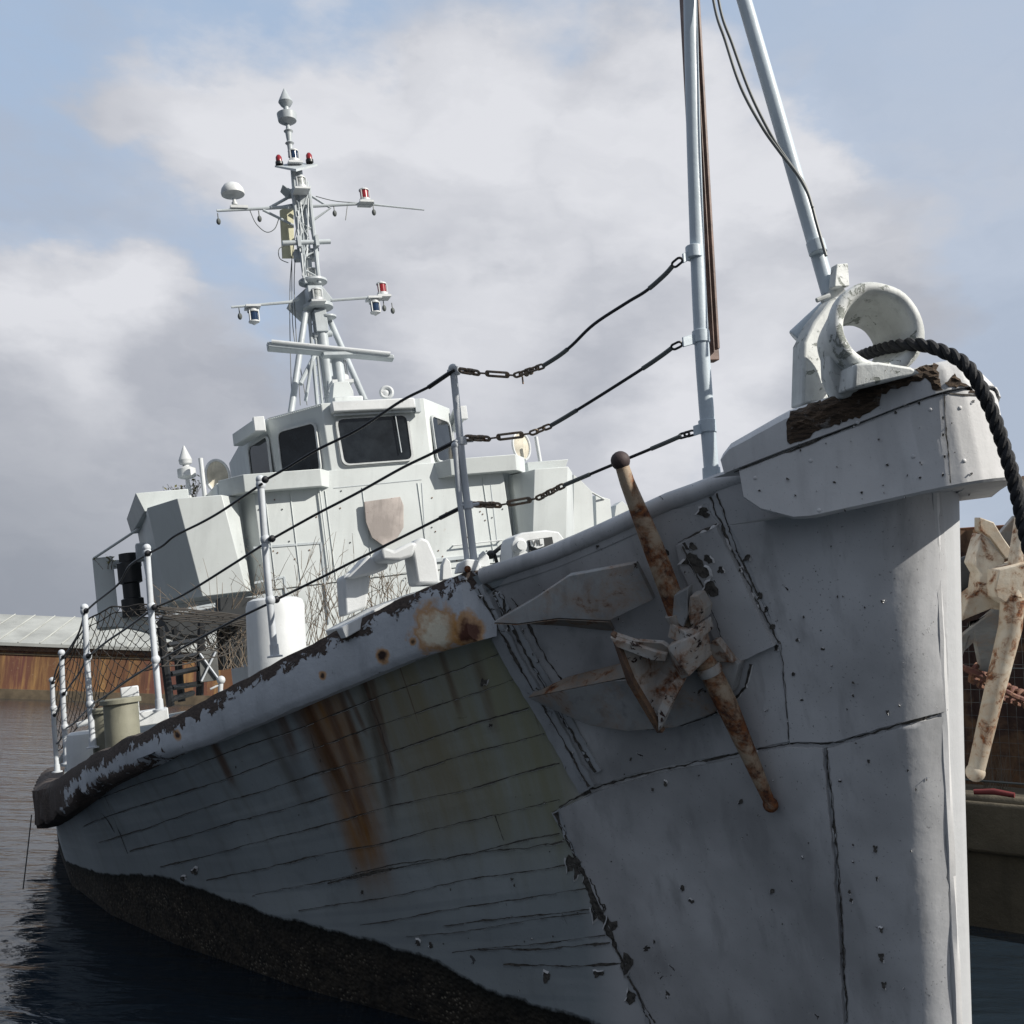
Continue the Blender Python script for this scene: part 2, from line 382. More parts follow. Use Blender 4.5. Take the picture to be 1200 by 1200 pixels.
def hull_mat():
    m, T, p = new_mat('hull_paint'); tc = T.n('ShaderNodeTexCoord'); vec = tc.outputs['Object']
    base = (.37, .41, .425)
    c, h, k = paint_col(T, vec, base, .03, (.05, .04, .035), 0, 5, .22, .8)
    sx = T.n('ShaderNodeSeparateXYZ'); T.put(sx.inputs[0], tc.outputs['UV']); U = sx.outputs[0]; W = sx.outputs[1]
    sn = T.noise(T.mapping(tc.outputs['UV'], (90, 2.2, 1)), 1, 6, .6)
    sn2 = T.noise(T.mapping(tc.outputs['UV'], (30, 1.2, 1), loc=(3, 1, 0)), 1, 5, .6)
    pb = T.noise(T.mapping(tc.outputs['UV'], (2.0, 13, 1), rot=(0, 0, .12)), 1, 2, .5)
    c = T.mix(T.ramp(pb, .40, .46, .0, .30), c, (.21, .245, .27)); c = T.mix(T.ramp(pb, .55, .60, .0, .25), c, (.40, .44, .45))
    # general run-down weather streaks
    c = T.mix(T.math('MULTIPLY', T.ramp(sn, .5, .72), T.ramp(W, .0, .9, .55, .0)), c, (.16, .15, .11))
    def streak(x0, y0, x1, y1, wpx, col, st, soft=.5):
        nonlocal c
        a0 = uvof(x0, y0); a1 = uvof(x1, y1); b0 = uvof(x0 + wpx, y0)
        if not (a0 and a1 and b0): return
        k_ = (a1[0] - a0[0]) / (a1[1] - a0[1])
        cen = T.math('ADD', T.math('MULTIPLY', T.math('SUBTRACT', W, a0[1]), k_), a0[0])
        wd = abs(b0[0] - a0[0])
        dist = T.math('ABSOLUTE', T.math('SUBTRACT', U, T.math('ADD', cen, T.math('MULTIPLY', T.math('SUBTRACT', sn2, .5), wd * 1.1))))
        mm = T.ramp(dist, wd * (1 - soft), wd * (1 + soft), 1, 0, True)
        fade = T.ramp(W, a0[1] + (a1[1] - a0[1]) * .55, a1[1], 1, 0, True)
        top = T.ramp(W, a0[1] - .1, a0[1], 0, 1, True)
        mm = T.math('MULTIPLY', T.math('MULTIPLY', mm, fade), top)
        mm = T.math('MULTIPLY', mm, T.ramp(sn, .3, .62, .35, 1.0))
        c = T.mix(T.math('MULTIPLY', mm, st), c, col)
    streak(640, 780, 790, 1100, 75, (.24, .24, .14), .85, .8)
    streak(600, 765, 730, 1090, 120, (.26, .26, .17), .7, .9)
    streak(440, 790, 545, 1050, 70, (.27, .25, .16), .6, .95)
    streak(540, 770, 650, 1030, 80, (.29, .29, .19), .6, .9)
    streak(470, 800, 560, 1010, 50, (.25, .20, .11), .5, .9)
    streak(372, 828, 450, 1075, 27, (.29, .135, .03), .97, .55)
    streak(385, 828, 440, 1000, 6, (.10, .035, .012), .9, .7)
    streak(366, 832, 432, 1010, 5, (.12, .045, .015), .9, .7)
    streak(352, 835, 415, 960, 7, (.06, .03, .015), .8, .8)
    streak(425, 800, 465, 1000, 8, (.07, .05, .03), .8, .8)
    streak(310, 845, 370, 960, 14, (.11, .10, .09), .6, .8)
    streak(560, 790, 585, 880, 10, (.12, .06, .03), .6, .8)
    for q_ in [(398, 815, 430, 905, 3), (410, 812, 436, 870, 2.5), (430, 800, 458, 905, 3), (436, 797, 470, 960, 2.5), (520, 770, 545, 850, 3), (600, 760, 640, 880, 3), (332, 845, 352, 900, 3), (250, 868, 275, 930, 3), (470, 785, 492, 860, 2.5)]:
        streak(*q_, (.11, .05, .022), .8, .7)
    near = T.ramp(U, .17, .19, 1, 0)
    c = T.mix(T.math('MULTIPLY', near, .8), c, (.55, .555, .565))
    # weed line
    pts = [(62, 972), (190, 1025), (300, 1062), (400, 1086), (480, 1108), (580, 1156), (700, 1190)]
    uv = [q for q in (uvof(*q) for q in pts) if q]; uv.sort()
    print('weed', [(round(a, 2), round(b, 2)) for a, b in uv])
    cr = T.n('ShaderNodeFloatCurve'); cv = cr.mapping.curves[0]
    T.put(cr.inputs['Value'], T.math('MULTIPLY', U, .5)); cr.inputs['Factor'].default_value = 1
    cv.points[0].location = (0, uv[0][1] + .06); cv.points[1].location = (1, uv[-1][1])
    for a, b in uv: cv.points.new(min(.99, a * .5), b + .015)
    for q in cv.points: q.handle_type = 'VECTOR'
    cr.mapping.update()
    gn = T.noise(T.mapping(tc.outputs['UV'], (40, 5, 1)), 1, 7, .65)
    gd = T.math('ADD', T.math('SUBTRACT', W, cr.outputs[0]), T.math('MULTIPLY', T.math('SUBTRACT', gn, .5), .055))
    gm = T.ramp(gd, -.004, .006)
    vo = T.n('ShaderNodeTexVoronoi'); vo.inputs['Scale'].default_value = 28; T.put(vo.inputs['Vector'], vec)
    bn = T.noise(vec, 7, 7, .7)
    gcol = T.mix(T.ramp(bn, .38, .66), (.006, .006, .005), (.05, .04, .028))
    gcol = T.mix(T.math('MULTIPLY', T.ramp(vo.outputs['Distance'], .34, .14), T.math('MULTIPLY', T.ramp(T.noise(T.mapping(tc.outputs['UV'], (26, 7, 1)), 1, 6, .7), .44, .60), T.ramp(gd, .02, .10))), gcol, (.24, .21, .16))
    gcol = T.mix(T.ramp(gd, .0, .07, .95, 0), gcol, (.004, .006, .004))
    c = T.mix(gm, c, gcol)
    hh = T.math('ADD', T.math('MULTIPLY', h, T.math('SUBTRACT', 1, gm)), T.math('MULTIPLY', gm, T.math('MULTIPLY', T.math('ADD', bn, vo.outputs['Distance']), 4.0)))
    finish(T, p, c, T.ramp(gm, 0, 1, .5, .95), hh, .45, .012); return m
hull_o = hm.build('hull', hull_mat(), SHIP)

# deck with camber, closed to both sides
dm = MB(); vs = []; fs = []
for a in als[6:]:
    for k in range(-4, 5):
        s_ = k / 4 * (sT(a) - .03); vs.append(ship(a, s_, uT(a) - .10 + .10 * (1 - (k / 4) ** 2)))
n_ = len(als[6:])
for i in range(n_ - 1):
    for k in range(8): fs.append((i * 9 + k, i * 9 + k + 1, (i + 1) * 9 + k + 1, (i + 1) * 9 + k))
dm.add(vs, fs); dm.build('deck', M['deck'], SHIP)

# rounded bulwark lip from bow cap to the shoulder, both sides
for side in (1, -1):
    lip = MB(); path = [ship(a, side * (sT(a) - .028), uT(a) - .012) for a in [.35 + .06 * i for i in range(28)]]
    lip.tube(path, .05, 12); lip.build('bulwark_lip', M['plate'], SHIP)

# gunwale strake : thick, rounded timber with peeling paint, ragged along the lower aft edge
def strake_mat():
    m, T, p = new_mat('peeling_gunwale_paint'); tc = T.n('ShaderNodeTexCoord'); vec = tc.outputs['Object']
    sx = T.n('ShaderNodeSeparateXYZ'); T.put(sx.inputs[0], tc.outputs['UV']); U = sx.outputs[0]; W = sx.outputs[1]
    top = T.math('MULTIPLY', T.ramp(W, .22, .56, .46, .0), T.ramp(T.noise(vec, 1.1, 2), .3, .6, .55, 1.15))         # more bare wood along the upper edge
    aft = T.ramp(U, .40, .66, 0, .09)
    end = T.ramp(T.math('ADD', U, T.math('MULTIPLY', T.math('SUBTRACT', T.noise(vec, 4, 5), .5), .10)), .69, .70, 0, .8)
    low = T.math('MULTIPLY', T.ramp(W, .55, .95, 0, .30), T.ramp(U, .36, .50, .1, 1.0))
    ex = T.math('ADD', T.math('ADD', top, aft), T.math('ADD', end, low))
    c, h, k = paint_col(T, vec, (.50, .53, .57), .12, (.085, .065, .055), .0, 5, .22, 1.3, ex)
    # rusty bolt end near the forward end
    def rustspot(x, y, rad, col):
        nonlocal c
        hp = hit(x, y, 0, BVS)[0]; 
        d = T.vmath('DISTANCE', vec, tuple(hp - strake_c))
        d = T.math('ADD', d, T.math('MULTIPLY', T.math('SUBTRACT', T.noise(vec, 14, 5), .5), rad * 1.6))
        c = T.mix(T.ramp(d, rad * 1.15, rad * .8, 0, .8), c, (.50, .25, .07)); c = T.mix(T.ramp(d, rad * .75, rad * .35), c, col)
    rustspot(512, 740, .17, (.72, .66, .52)); rustspot(548, 742, .12, (.10, .035, .02)); rustspot(448, 768, .05, (.03, .014, .01))
    rustspot(208, 862, .045, (.04, .02, .015)); rustspot(484, 752, .03, (.10, .06, .03)); rustspot(378, 792, .03, (.05, .03, .02))
    finish(T, p, c, T.ramp(k, 0, 1, .5, .9), h, .7, .012); return m
def strake(side):
    b = MB(); A0 = 2.0; n = 150; vs = []; uvs = []; fs = []
    for i in range(n + 1):
        a = A0 + (12.5 - A0) * (i / n) ** 1.35
        sg, ug = sT(a), uT(a)
        hgt = interp(a, [2, 3.3, 4.4, 5.7, 7.5, 9, 12], [.38, .30, .23, .28, .36, .46, .46])
        rg = noise.noise(Vector((a * 3.1, 2.2, side))) * .018 + noise.noise(Vector((a * 11, 5, side))) * .012
        rl = max(0, noise.noise(Vector((a * 2.3, 9.2, side)))) * .16 * min(1, max(0, (a - 3.6) / 1.5)) + noise.noise(Vector((a * 9, 1, 3 + side))) * .012
        o = .075 + .07 * max(0, min(1, (a - 7.2) / 1.5))
        prof = [(-.16, .010, 0), (-.05, .030, .08), (.02, .036, .16), (.06, .022, .22), (o, -.03, .32), (o + .008, -.08, .42), (o + .004, -.16, .6), (o, -hgt + .05 + rl, .82), (o - .02, -hgt + .02 + rl, .92), (0.02, -hgt + rl, .97), (-.10, -hgt + .01, 1)]
        for j, (ds, du, w_) in enumerate(prof):
            jit = noise.noise(Vector((a * 14, j * 1.7, side * 3))) * .006 * (1 + 5 * max(0, min(1, (a - 6.8))))
            lw = (.30 if i % 2 else 0) * max(0, min(1, (a - 7.4) * 2)) * .08
            vs.append(ship(a, side * (sg + ds + jit - lw), ug + du + (rg if 1 < j < 6 else 0))); uvs.append((a / 10, w_))
    m = 11
    for i in range(n):
        for j in range(m - 1):
            q = (i * m + j, i * m + j + 1, (i + 1) * m + j + 1, (i + 1) * m + j); fs.append(q if side > 0 else q[::-1])
    fs += [tuple(range(m))[::-1], tuple(n * m + j for j in range(m))]
    b.add(vs, fs, uvs); return b
sb = strake(1); strake_c = sum(sb.v, Vector()) / len(sb.v); BVS = BVHTree.FromPolygons([tuple(q) for q in sb.v], sb.f); smat = strake_mat()
sb.build('gunwale_strake', smat, SHIP, smooth=28); strake(-1).build('gunwale_strake', smat, SHIP)

# ---- sheathing plates, following the hull
def inside(p, poly):
    x, y = p; c = False; n = len(poly)
    for i in range(n):
        x1, y1 = poly[i]; x2, y2 = poly[i - 1]
        if (y1 > y) != (y2 > y) and x < (x2 - x1) * (y - y1) / (y2 - y1) + x1: c = not c
    return c
SHEETS = []
def sheet(name, poly, off, mat, rag=1.4, step=9, grid=22, parent=None, swell=0.009, build=True, label=None):
    dens = []
    for i in range(len(poly)):
        a = Vector(poly[i]); b = Vector(poly[(i + 1) % len(poly)]); k = max(1, int((b - a).length / step))
        nrm = Vector((-(b - a).y, (b - a).x)).normalized()
        for j in range(k):
            q = a.lerp(b, j / k); dens.append(q + nrm * (noise.noise(Vector((q.x * .08, q.y * .08, off * 50))) * rag * 1.6 + random.uniform(-1, 1) * rag * .45 if j else 0))
    xs = [q.x for q in dens]; ys = [q.y for q in dens]; pts = list(dens); n = len(dens)
    y = min(ys)
    while y < max(ys):
        x = min(xs)
        while x < max(xs):
            q = (x + random.uniform(-3, 3), y + random.uniform(-3, 3))
            if inside(q, [tuple(d) for d in dens]) and min((q[0] - d.x) ** 2 + (q[1] - d.y) ** 2 for d in dens) > (grid * .4) ** 2: pts.append(Vector(q))
            x += grid
        y += grid
    vo, ed, fc, *_ = delaunay_2d_cdt(pts, [(i, (i + 1) % n) for i in range(n)], [], 0, 1e-4)
    V3 = []
    for q in vo:
        h = hit(q.x, q.y)
        if h is None: return None
        V3.append((h[0] + h[1] * (off + swell * noise.noise(h[0] * 2.2)), h[0] + h[1] * -.004))
    fc = [f for f in fc if inside(tuple(sum((vo[i] for i in f), Vector((0, 0))) / len(f)), [tuple(d) for d in dens])]
    m = len(vo); b = MB(); cnt = {}
    for f in fc:
        for i in range(len(f)):
            e = (f[i], f[(i + 1) % len(f)]); k = tuple(sorted(e)); cnt.setdefault(k, []).append(e)
    sides = [(e[0][1], e[0][0], e[0][0] + m, e[0][1] + m) for e in cnt.values() if len(e) == 1]
    b.add([q[0] for q in V3] + [q[1] for q in V3], [tuple(f) for f in fc] + sides)
    SHEETS.append(b)
    return b.build(name, mat, parent or SHIP, smooth=50, **({'label': label} if label else {}))
sheet('sheathing_plate', [(600, 672), (700, 632), (790, 596), (829, 590), (855, 640), (915, 745), (925, 868), (760, 902), (692, 922), (650, 850), (600, 765), (570, 700)], .010, M['plate'])
sheet('sheathing_plate', [(838, 578), (856, 562), (900, 548), (1000, 545), (1098, 560), (1106, 700), (1106, 832), (1040, 850), (980, 868), (928, 869), (921, 800), (914, 745), (878, 660)], .018, M['plate'], rag=1.0, grid=9)
sheet('sheathing_plate', [(657, 947), (700, 926), (760, 908), (925, 874), (966, 876), (975, 960), (985, 1080), (991, 1200), (995, 1330), (880, 1320), (800, 1280), (745, 1150), (700, 1050)], .022, M['plate'])
sheet('sheathing_plate', [(971, 876), (1040, 856), (1106, 838), (1108, 1000), (1114, 1200), (1122, 1390), (1001, 1330), (996, 1200), (990, 1080), (980, 960)], .014, M['plate'], grid=9)
sheet('hawse_pad', [(795, 637), (842, 614), (875, 680), (911, 754), (873, 771), (840, 745), (800, 662)], .05, M['plate'], rag=.7)
# ridge timbers of the shoulder
def _unused(): pass
def ridge(pts, wpx, off, name, mat, rag=2.2):
    P = [Vector(p) for p in pts]; left = []; right = []
    for i, p in enumerate(P):
        d = (P[min(i + 1, len(P) - 1)] - P[max(i - 1, 0)]).normalized(); nn = Vector((-d.y, d.x)) * wpx / 2
        left.append(p + nn); right.append(p - nn)
    return sheet(name, [tuple(q) for q in left + right[::-1]], off, mat, rag=rag, grid=12)
ridge([(558, 688), (600, 765), (650, 850), (690, 922)], 20, .035, 'shoulder_timber', M['trim'], 1.4)
ridge([(583, 694), (620, 760), (668, 842), (702, 902)], 9, .028, 'shoulder_timber', M['trim'], 1.0)
ridge([(655, 948), (690, 1010), (725, 1090), (770, 1200), (800, 1290)], 17, .012, 'shoulder_timber', M['trim'], 3)

# stem bar
st = MB(); vs = []; n = 30
for i in range(n + 1):
    v = 1.3 * i / n; base = hull(0, v); a_, s_, u_ = inv(base)
    for (da, ds) in [(.03, .028), (-.014, .020), (-.020, 0), (-.014, -.020), (.03, -.028)]:
        vs.append(ship(a_ + da + noise.noise(Vector((v * 9, ds * 40, 1))) * .012, ds + noise.noise(Vector((v * 12, ds * 60, 5))) * .010, u_))
st.add(vs, [(i * 5 + j, i * 5 + j + 1, (i + 1) * 5 + j + 1, (i + 1) * 5 + j) for i in range(n) for j in range(4)] + [(0, 1, 2, 3, 4), tuple(n * 5 + j for j in range(5))[::-1]])
st.build('stem_bar', M['platelit'], SHIP, smooth=25)

# surface used for cracks and spots = hull + plates
allv = list(hm.v); allf = list(hm.f)
for b in SHEETS:
    k = len(allv); allv += b.v; allf += [tuple(k + i for i in f) for f in b.f]
BV2 = BVHTree.FromPolygons([tuple(p) for p in allv], allf)
CR = MB(); FL = MB()
def crack(pts, wpx, brk=.0, lip=True, seed=0, bv=None, amp=1.3):
    P = [Vector(p) for p in pts]; q = []
    for i in range(len(P) - 1):
        k = max(1, int((P[i + 1] - P[i]).length / 3.0))
        for j in range(k): q.append(P[i].lerp(P[i + 1], j / k))
    q.append(P[-1]); prev = None
    for i, p in enumerate(q):
        d = (q[min(i + 1, len(q) - 1)] - q[max(i - 1, 0)]).normalized(); nn = Vector((-d.y, d.x))
        wob = noise.noise(Vector((i * .23, seed * 3.3, 1))) * amp + noise.noise(Vector((i * .9, seed, 7))) * amp * .5
        wd = wpx * max(.20 if brk < .1 else .0, (.42 + 1.0 * noise.noise(Vector((i * .09, seed * 1.7, 4))) + .55 * noise.noise(Vector((i * .5, seed * 1.7, 9))) - brk))
        a = p + nn * (wob + wd * .5); b = p + nn * (wob - wd * .5); c = p + nn * (wob + wd * .5 + 1.1 + .8 * noise.noise(Vector((i * .5, seed, 2))))
        ha = hit(a.x, a.y, .003, bv or BV2); hb = hit(b.x, b.y, .003, bv or BV2); hc = hit(c.x, c.y, .0015, bv or BV2)
        cur = None
        if ha and hb and hc and wd > .12: cur = (ha[0], hb[0], ha[0] + ha[1] * .006, hc[0])
        if cur and prev and (cur[0] - prev[0]).length < .1:
            CR.add([prev[0], prev[1], cur[1], cur[0]], [(0, 1, 2, 3)])
            if lip and noise.noise(Vector((i * .13, seed, 12))) > -.05: FL.add([prev[2], prev[3], cur[3], cur[2]], [(0, 1, 2, 3)])
        prev = cur
PLK = []
planks = [[(415, 862), (470, 842), (555, 812)], [(330, 942), (395, 910), (453, 882), (520, 864), (568, 848)],
          [(160, 1008), (213, 980), (300, 963), (396, 932), (457, 912), (568, 884)], [(267, 1032), (340, 1010), (397, 1003), (465, 948), (575, 922)],
          [(300, 1022), (415, 997), (453, 985), (591, 957)], [(384, 1035), (457, 1018), (568, 997), (618, 993), (660, 986)],
          [(357, 1070), (453, 1050), (560, 1032), (626, 1022), (690, 1008)], [(415, 1087), (491, 1074), (591, 1060), (680, 1045)],
          [(520, 1085), (600, 1075), (700, 1065)], [(560, 1112), (640, 1112), (715, 1104)], [(590, 1130), (680, 1132), (735, 1128)],
          [(120, 975), (213, 950), (330, 915), (420, 885)], [(150, 940), (260, 905), (380, 868)]]
def xr(y): return interp(y, [750, 765, 850, 922, 948, 1010, 1090, 1200], [556, 590, 640, 682, 650, 684, 718, 766])
def ytop(x): return interp(x, [60, 120, 190, 250, 320, 400, 480, 560], [970, 925, 888, 864, 842, 812, 782, 758])
def ybot(x): return interp(x, [62, 190, 300, 400, 480, 580, 700, 760], [965, 1018, 1056, 1080, 1102, 1148, 1185, 1205])
for n_, y0 in enumerate([815, 848, 882, 913, 948, 985, 1018, 1050, 1078, 1102, 1126]):
    k_ = -.39 + .24 * (y0 - 785) / 300; pts = []; x = 80
    while x < 770:
        y = y0 + k_ * (x - 450) + 4 * noise.noise(Vector((x * .01, n_, 0)))
        if ytop(x) + 4 < y < ybot(x) and x < xr(y): pts.append((x, y))
        x += 18
    if len(pts) > 2: PLK.append(pts)
planks[3] = [(267, 1032), (300, 1022), (340, 1010), (397, 1000)]
for i, l in enumerate(planks):
  if i in (5, 8, 9, 10): crack(l, [1.3, 1.9, 1.6, 1.3, 1.6, 1.8, 1.6, 1.5, 1.3, 2.2, 2.2, .9, .7][i] * 1.75, .03, True, i)
for i, l in enumerate(PLK): crack(l, 1.5, -.12, True, 130 + i, amp=.9)
for i, l in enumerate([[(425, 800), (445, 850), (462, 905)], [(355, 830), (370, 880)], [(500, 1048), (508, 1070)], [(593, 1058), (600, 1080)], [(580, 955), (590, 985)], [(660, 1070), (668, 1090)], [(100, 925), (135, 975)], [(112, 905), (150, 1000)]]):
    crack(l, 1.3, .1, False, 30 + i)
seams = [([(692, 924), (760, 905), (830, 890), (925, 871)], 4.5), ([(926, 871), (980, 870), (1040, 853), (1106, 835)], 3.0), ([(968, 876), (978, 960), (988, 1080), (993, 1198)], 4.2),
         ([(832, 582), (856, 640), (880, 690), (914, 755)], 6.0), ([(840, 578), (862, 640), (890, 700)], 3.5), ([(915, 755), (920, 800), (925, 868)], 3.0),
         ([(560, 690), (600, 765), (650, 850), (692, 924)], 4.5), ([(575, 690), (612, 757), (660, 842), (698, 905)], 5.5), ([(600, 700), (640, 770), (660, 800)], 3.0),
         ([(650, 950), (668, 990), (700, 1060), (740, 1150), (765, 1200)], 12.0), ([(566, 682), (590, 700), (596, 740)], 7),
         ([(655, 946), (692, 926)], 6), ([(795, 636), (842, 613)], 3.2), ([(800, 640), (830, 700), (850, 760)], 3.5), ([(628, 806), (655, 822), (700, 843), (750, 853)], 3.4), ([(750, 853), (800, 850), (848, 832), (874, 805), (879, 778)], 4.0)]
for i, (l, wd) in enumerate(seams): crack(l, wd, .02, True, 60 + i, amp=2.2)
def spot(x, y, r, seed, lip=True, el=1.0, bv=None):
    n = 13; ring = []; c = hit(x, y, .0035, bv or BV2)
    if not c: return
    for k in range(n):
        t = 2 * math.pi * k / n; rr = r * (.62 + .6 * noise.noise(Vector((math.cos(t) * 1.3, math.sin(t) * 1.3, seed))) + random.uniform(-.10, .12))
        h = hit(x + math.cos(t) * rr, y + math.sin(t) * rr * el, .0035, bv or BV2)
        if not h: return
        ring.append(h)
    CR.add([c[0]] + [h[0] for h in ring], [(0, k + 1, (k + 1) % n + 1) for k in range(n)])
    if lip:
        k0 = random.randrange(n)
        for k in range(k0, k0 + 4):
            a = ring[k % n]; b = ring[(k + 1) % n]; oc = (a[0] - c[0]) * .35; od = (b[0] - c[0]) * .35
            FL.add([a[0] + a[1] * .008, b[0] + b[1] * .008, b[0] + od, a[0] + oc], [(0, 1, 2, 3)])
rs = random.Random(5)
for (x, y, r) in [(1018, 892, 3), (1026, 995, 5), (1028, 1030, 3), (1033, 1090, 4), (1033, 1122, 6), (1036, 1155, 5), (1000, 1010, 2.5), (998, 1055, 4), (996, 1045, 3), (1000, 990, 2),
                  (800, 1040, 4), (810, 1055, 5), (905, 1045, 4), (985, 915, 3), (868, 940, 4), (780, 918, 4), (765, 925, 3), (840, 835, 4), (690, 700, 4), (567, 800, 6), (575, 850, 3), (940, 820, 2.5), (965, 760, 3),
                  (1000, 800, 3), (1000, 815, 2.4), (1034, 705, 3), (975, 780, 2), (1040, 835, 3), (875, 655, 7), (868, 668, 5), (890, 700, 5), (898, 715, 4), (905, 735, 5), (910, 760, 4), (935, 750, 3), (930, 790, 3),
                  (670, 1010, 12), (676, 1020, 8), (700, 1065, 12), (715, 1085, 10), (735, 1130, 12), (600, 1030, 3), (425, 1045, 3), (228, 1022, 7), (215, 1030, 5), (490, 1105, 6), (505, 1108, 5), (640, 1145, 7), (700, 1140, 9), (740, 1170, 9),
                  (812, 657, 17), (822, 668, 14), (832, 690, 12), (825, 600, 10), (812, 640, 7), (830, 655, 8), (845, 668, 6), (560, 700, 7), (590, 720, 5), (640, 645, 2.5), (700, 640, 2.5), (625, 655, 3)]:
    spot(x, y, r, x * .013, True, rs.uniform(.8, 1.5))
for k in range(80):
    x = rs.uniform(590, 1095); y = rs.uniform(640, 1190)
    spot(x, y, rs.uniform(.6, 1.8), k * .37, rs.random() < .6, rs.uniform(.6, 2.2))
for k in range(22):
    x = rs.uniform(150, 700); y = rs.uniform(880, 1120)
    spot(x, y, rs.uniform(.6, 1.5), k * .57, False, rs.uniform(.6, 2.2))
m_, T_, p_ = new_mat('exposed_dark_timber'); v_ = T_.n('ShaderNodeTexCoord').outputs['Object']
finish(T_, p_, T_.mix(T_.ramp(T_.noise(v_, 30, 6, .7), .35, .65), (.025, .023, .021), (.13, .12, .105)), .95); M['crk'] = m_
CR.build('exposed_timber', M['crk'], SHIP, smooth=0, kind='stuff'); FL.build('curled_paint', M['platelit'], SHIP, smooth=0, kind='stuff')

# mooring light reflections aside: bow cap
CA = [-.30, -.295, -.27, -.22, -.15, 0, .3, .6, .74]; CS = [0, .07, .145, .215, .285, .40, .66, .88, .97]
def cap_plan(off=0.0, amax=.74, n=40, port=True):
    pts = []
    for i in range(n + 1):
        t = i / n; L = t * (len(CA) - 1); k = min(int(L), len(CA) - 2); f = L - k
        pts.append((CA[k] + (CA[k + 1] - CA[k]) * f, CS[k] + (CS[k + 1] - CS[k]) * f))
    pts = [p for p in pts if p[0] <= amax]
    full = [(a, -s) for a, s in pts[::-1]][:-1] + pts
    out = []
    for i, p in enumerate(full):
        a0 = full[max(i - 1, 0)]; a1 = full[min(i + 1, len(full) - 1)]
        d = Vector((a1[0] - a0[0], a1[1] - a0[1])).normalized(); nn = Vector((-d.y, d.x))   # outward = towards -a
        if nn.x > 0 and abs(p[1]) < .3: nn = -nn
        if (nn.y * p[1]) < 0 and abs(p[1]) > .3: nn = -nn
        out.append((p[0] + nn.x * off, p[1] + nn.y * off))
    return out
cap = empty('cap_root', O) if False else None
fb = MB(); P0 = cap_plan(0, .50); Pin = cap_plan(-.12, .50); vs = []; n = len(P0)
ftop = lambda a: interp(a, [-.3, 0, .54], [.49, .425, .31]); fbot = lambda a: interp(a, [-.3, .28, .42, .52], [.055, .02, .10, .22])
for (a, s), (ai, si) in zip(P0, Pin):
    r0 = .012
    vs += [ship(a, s, fbot(a) + r0), ship(a, s, ftop(a) - r0), ship(a + .012, s * .985, ftop(a)), ship(ai, si, ftop(a)), ship(ai + .1, si * .8, fbot(a) + .01), ship(a + .012, s * .98, fbot(a))]
fb.add(vs, [(i * 6 + j, i * 6 + (j + 1) % 6, (i + 1) * 6 + (j + 1) % 6, (i + 1) * 6 + j) for i in range(n - 1) for j in range(6)] + [tuple(range(6)), tuple((n - 1) * 6 + j for j in range(6))[::-1]])
fb.build('bow_fascia', M['platelit'], SHIP, smooth=40)
# solid core under the fascia (its flat underside is seen from below)
ub = MB(); pl = cap_plan(-.02, .6); ub.add([ship(a, s, .06 + 0 * a) for a, s in pl] + [ship(a, s, .40 - a * .15) for a, s in pl], [tuple(range(len(pl))), tuple(range(len(pl), 2 * len(pl)))[::-1]])
ub.build('bow_chock', M['platelit'], SHIP, smooth=0)
# upper rail timber
rb = MB(); pl = cap_plan(.012, .57, 60); n = len(pl); vs = []
rtop = lambda a: interp(a, [-.3, 0, .25, .50, .57], [.635, .60, .565, .475, .42]); rbot = lambda a: ftop(a) + .004
for a, s in pl:
    k = math.hypot(s, .25); ia = a + .30 * (1 if a < .2 else .6); si = s * .35
    e = interp(a, [.5, .57], [0, .03])
    e += .125 * min(1, max(0, (-s + .02) / .20)) if a < .5 else 0
    j1 = noise.noise(Vector((a * 20, s * 20, 1))) * .006
    vs += [ship(a, s, rbot(a)), ship(a + j1, s * 1.004 + j1, rtop(a) - .05 - e), ship(a + .022, s * .965, rtop(a) - .018 - e), ship(a + .05, s * .90, rtop(a) - e), ship(ia, si, rtop(a) + .01), ship(ia, si, rbot(a) - .02)]
rb.add(vs, [(i * 6 + j, i * 6 + (j + 1) % 6, (i + 1) * 6 + (j + 1) % 6, (i + 1) * 6 + j) for i in range(n - 1) for j in range(6)] + [tuple(range(6)), tuple((n - 1) * 6 + j for j in range(6))[::-1]])
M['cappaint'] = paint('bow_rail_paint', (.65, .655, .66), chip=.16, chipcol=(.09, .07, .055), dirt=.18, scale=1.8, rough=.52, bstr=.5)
rb.build('bow_rail', M['cappaint'], SHIP, smooth=40)
kv = list(fb.v); kf = list(fb.f); o_ = len(kv); kv += rb.v; kf += [tuple(o_ + i for i in f) for f in rb.f]
BVC = BVHTree.FromPolygons([tuple(p) for p in kv], kf)
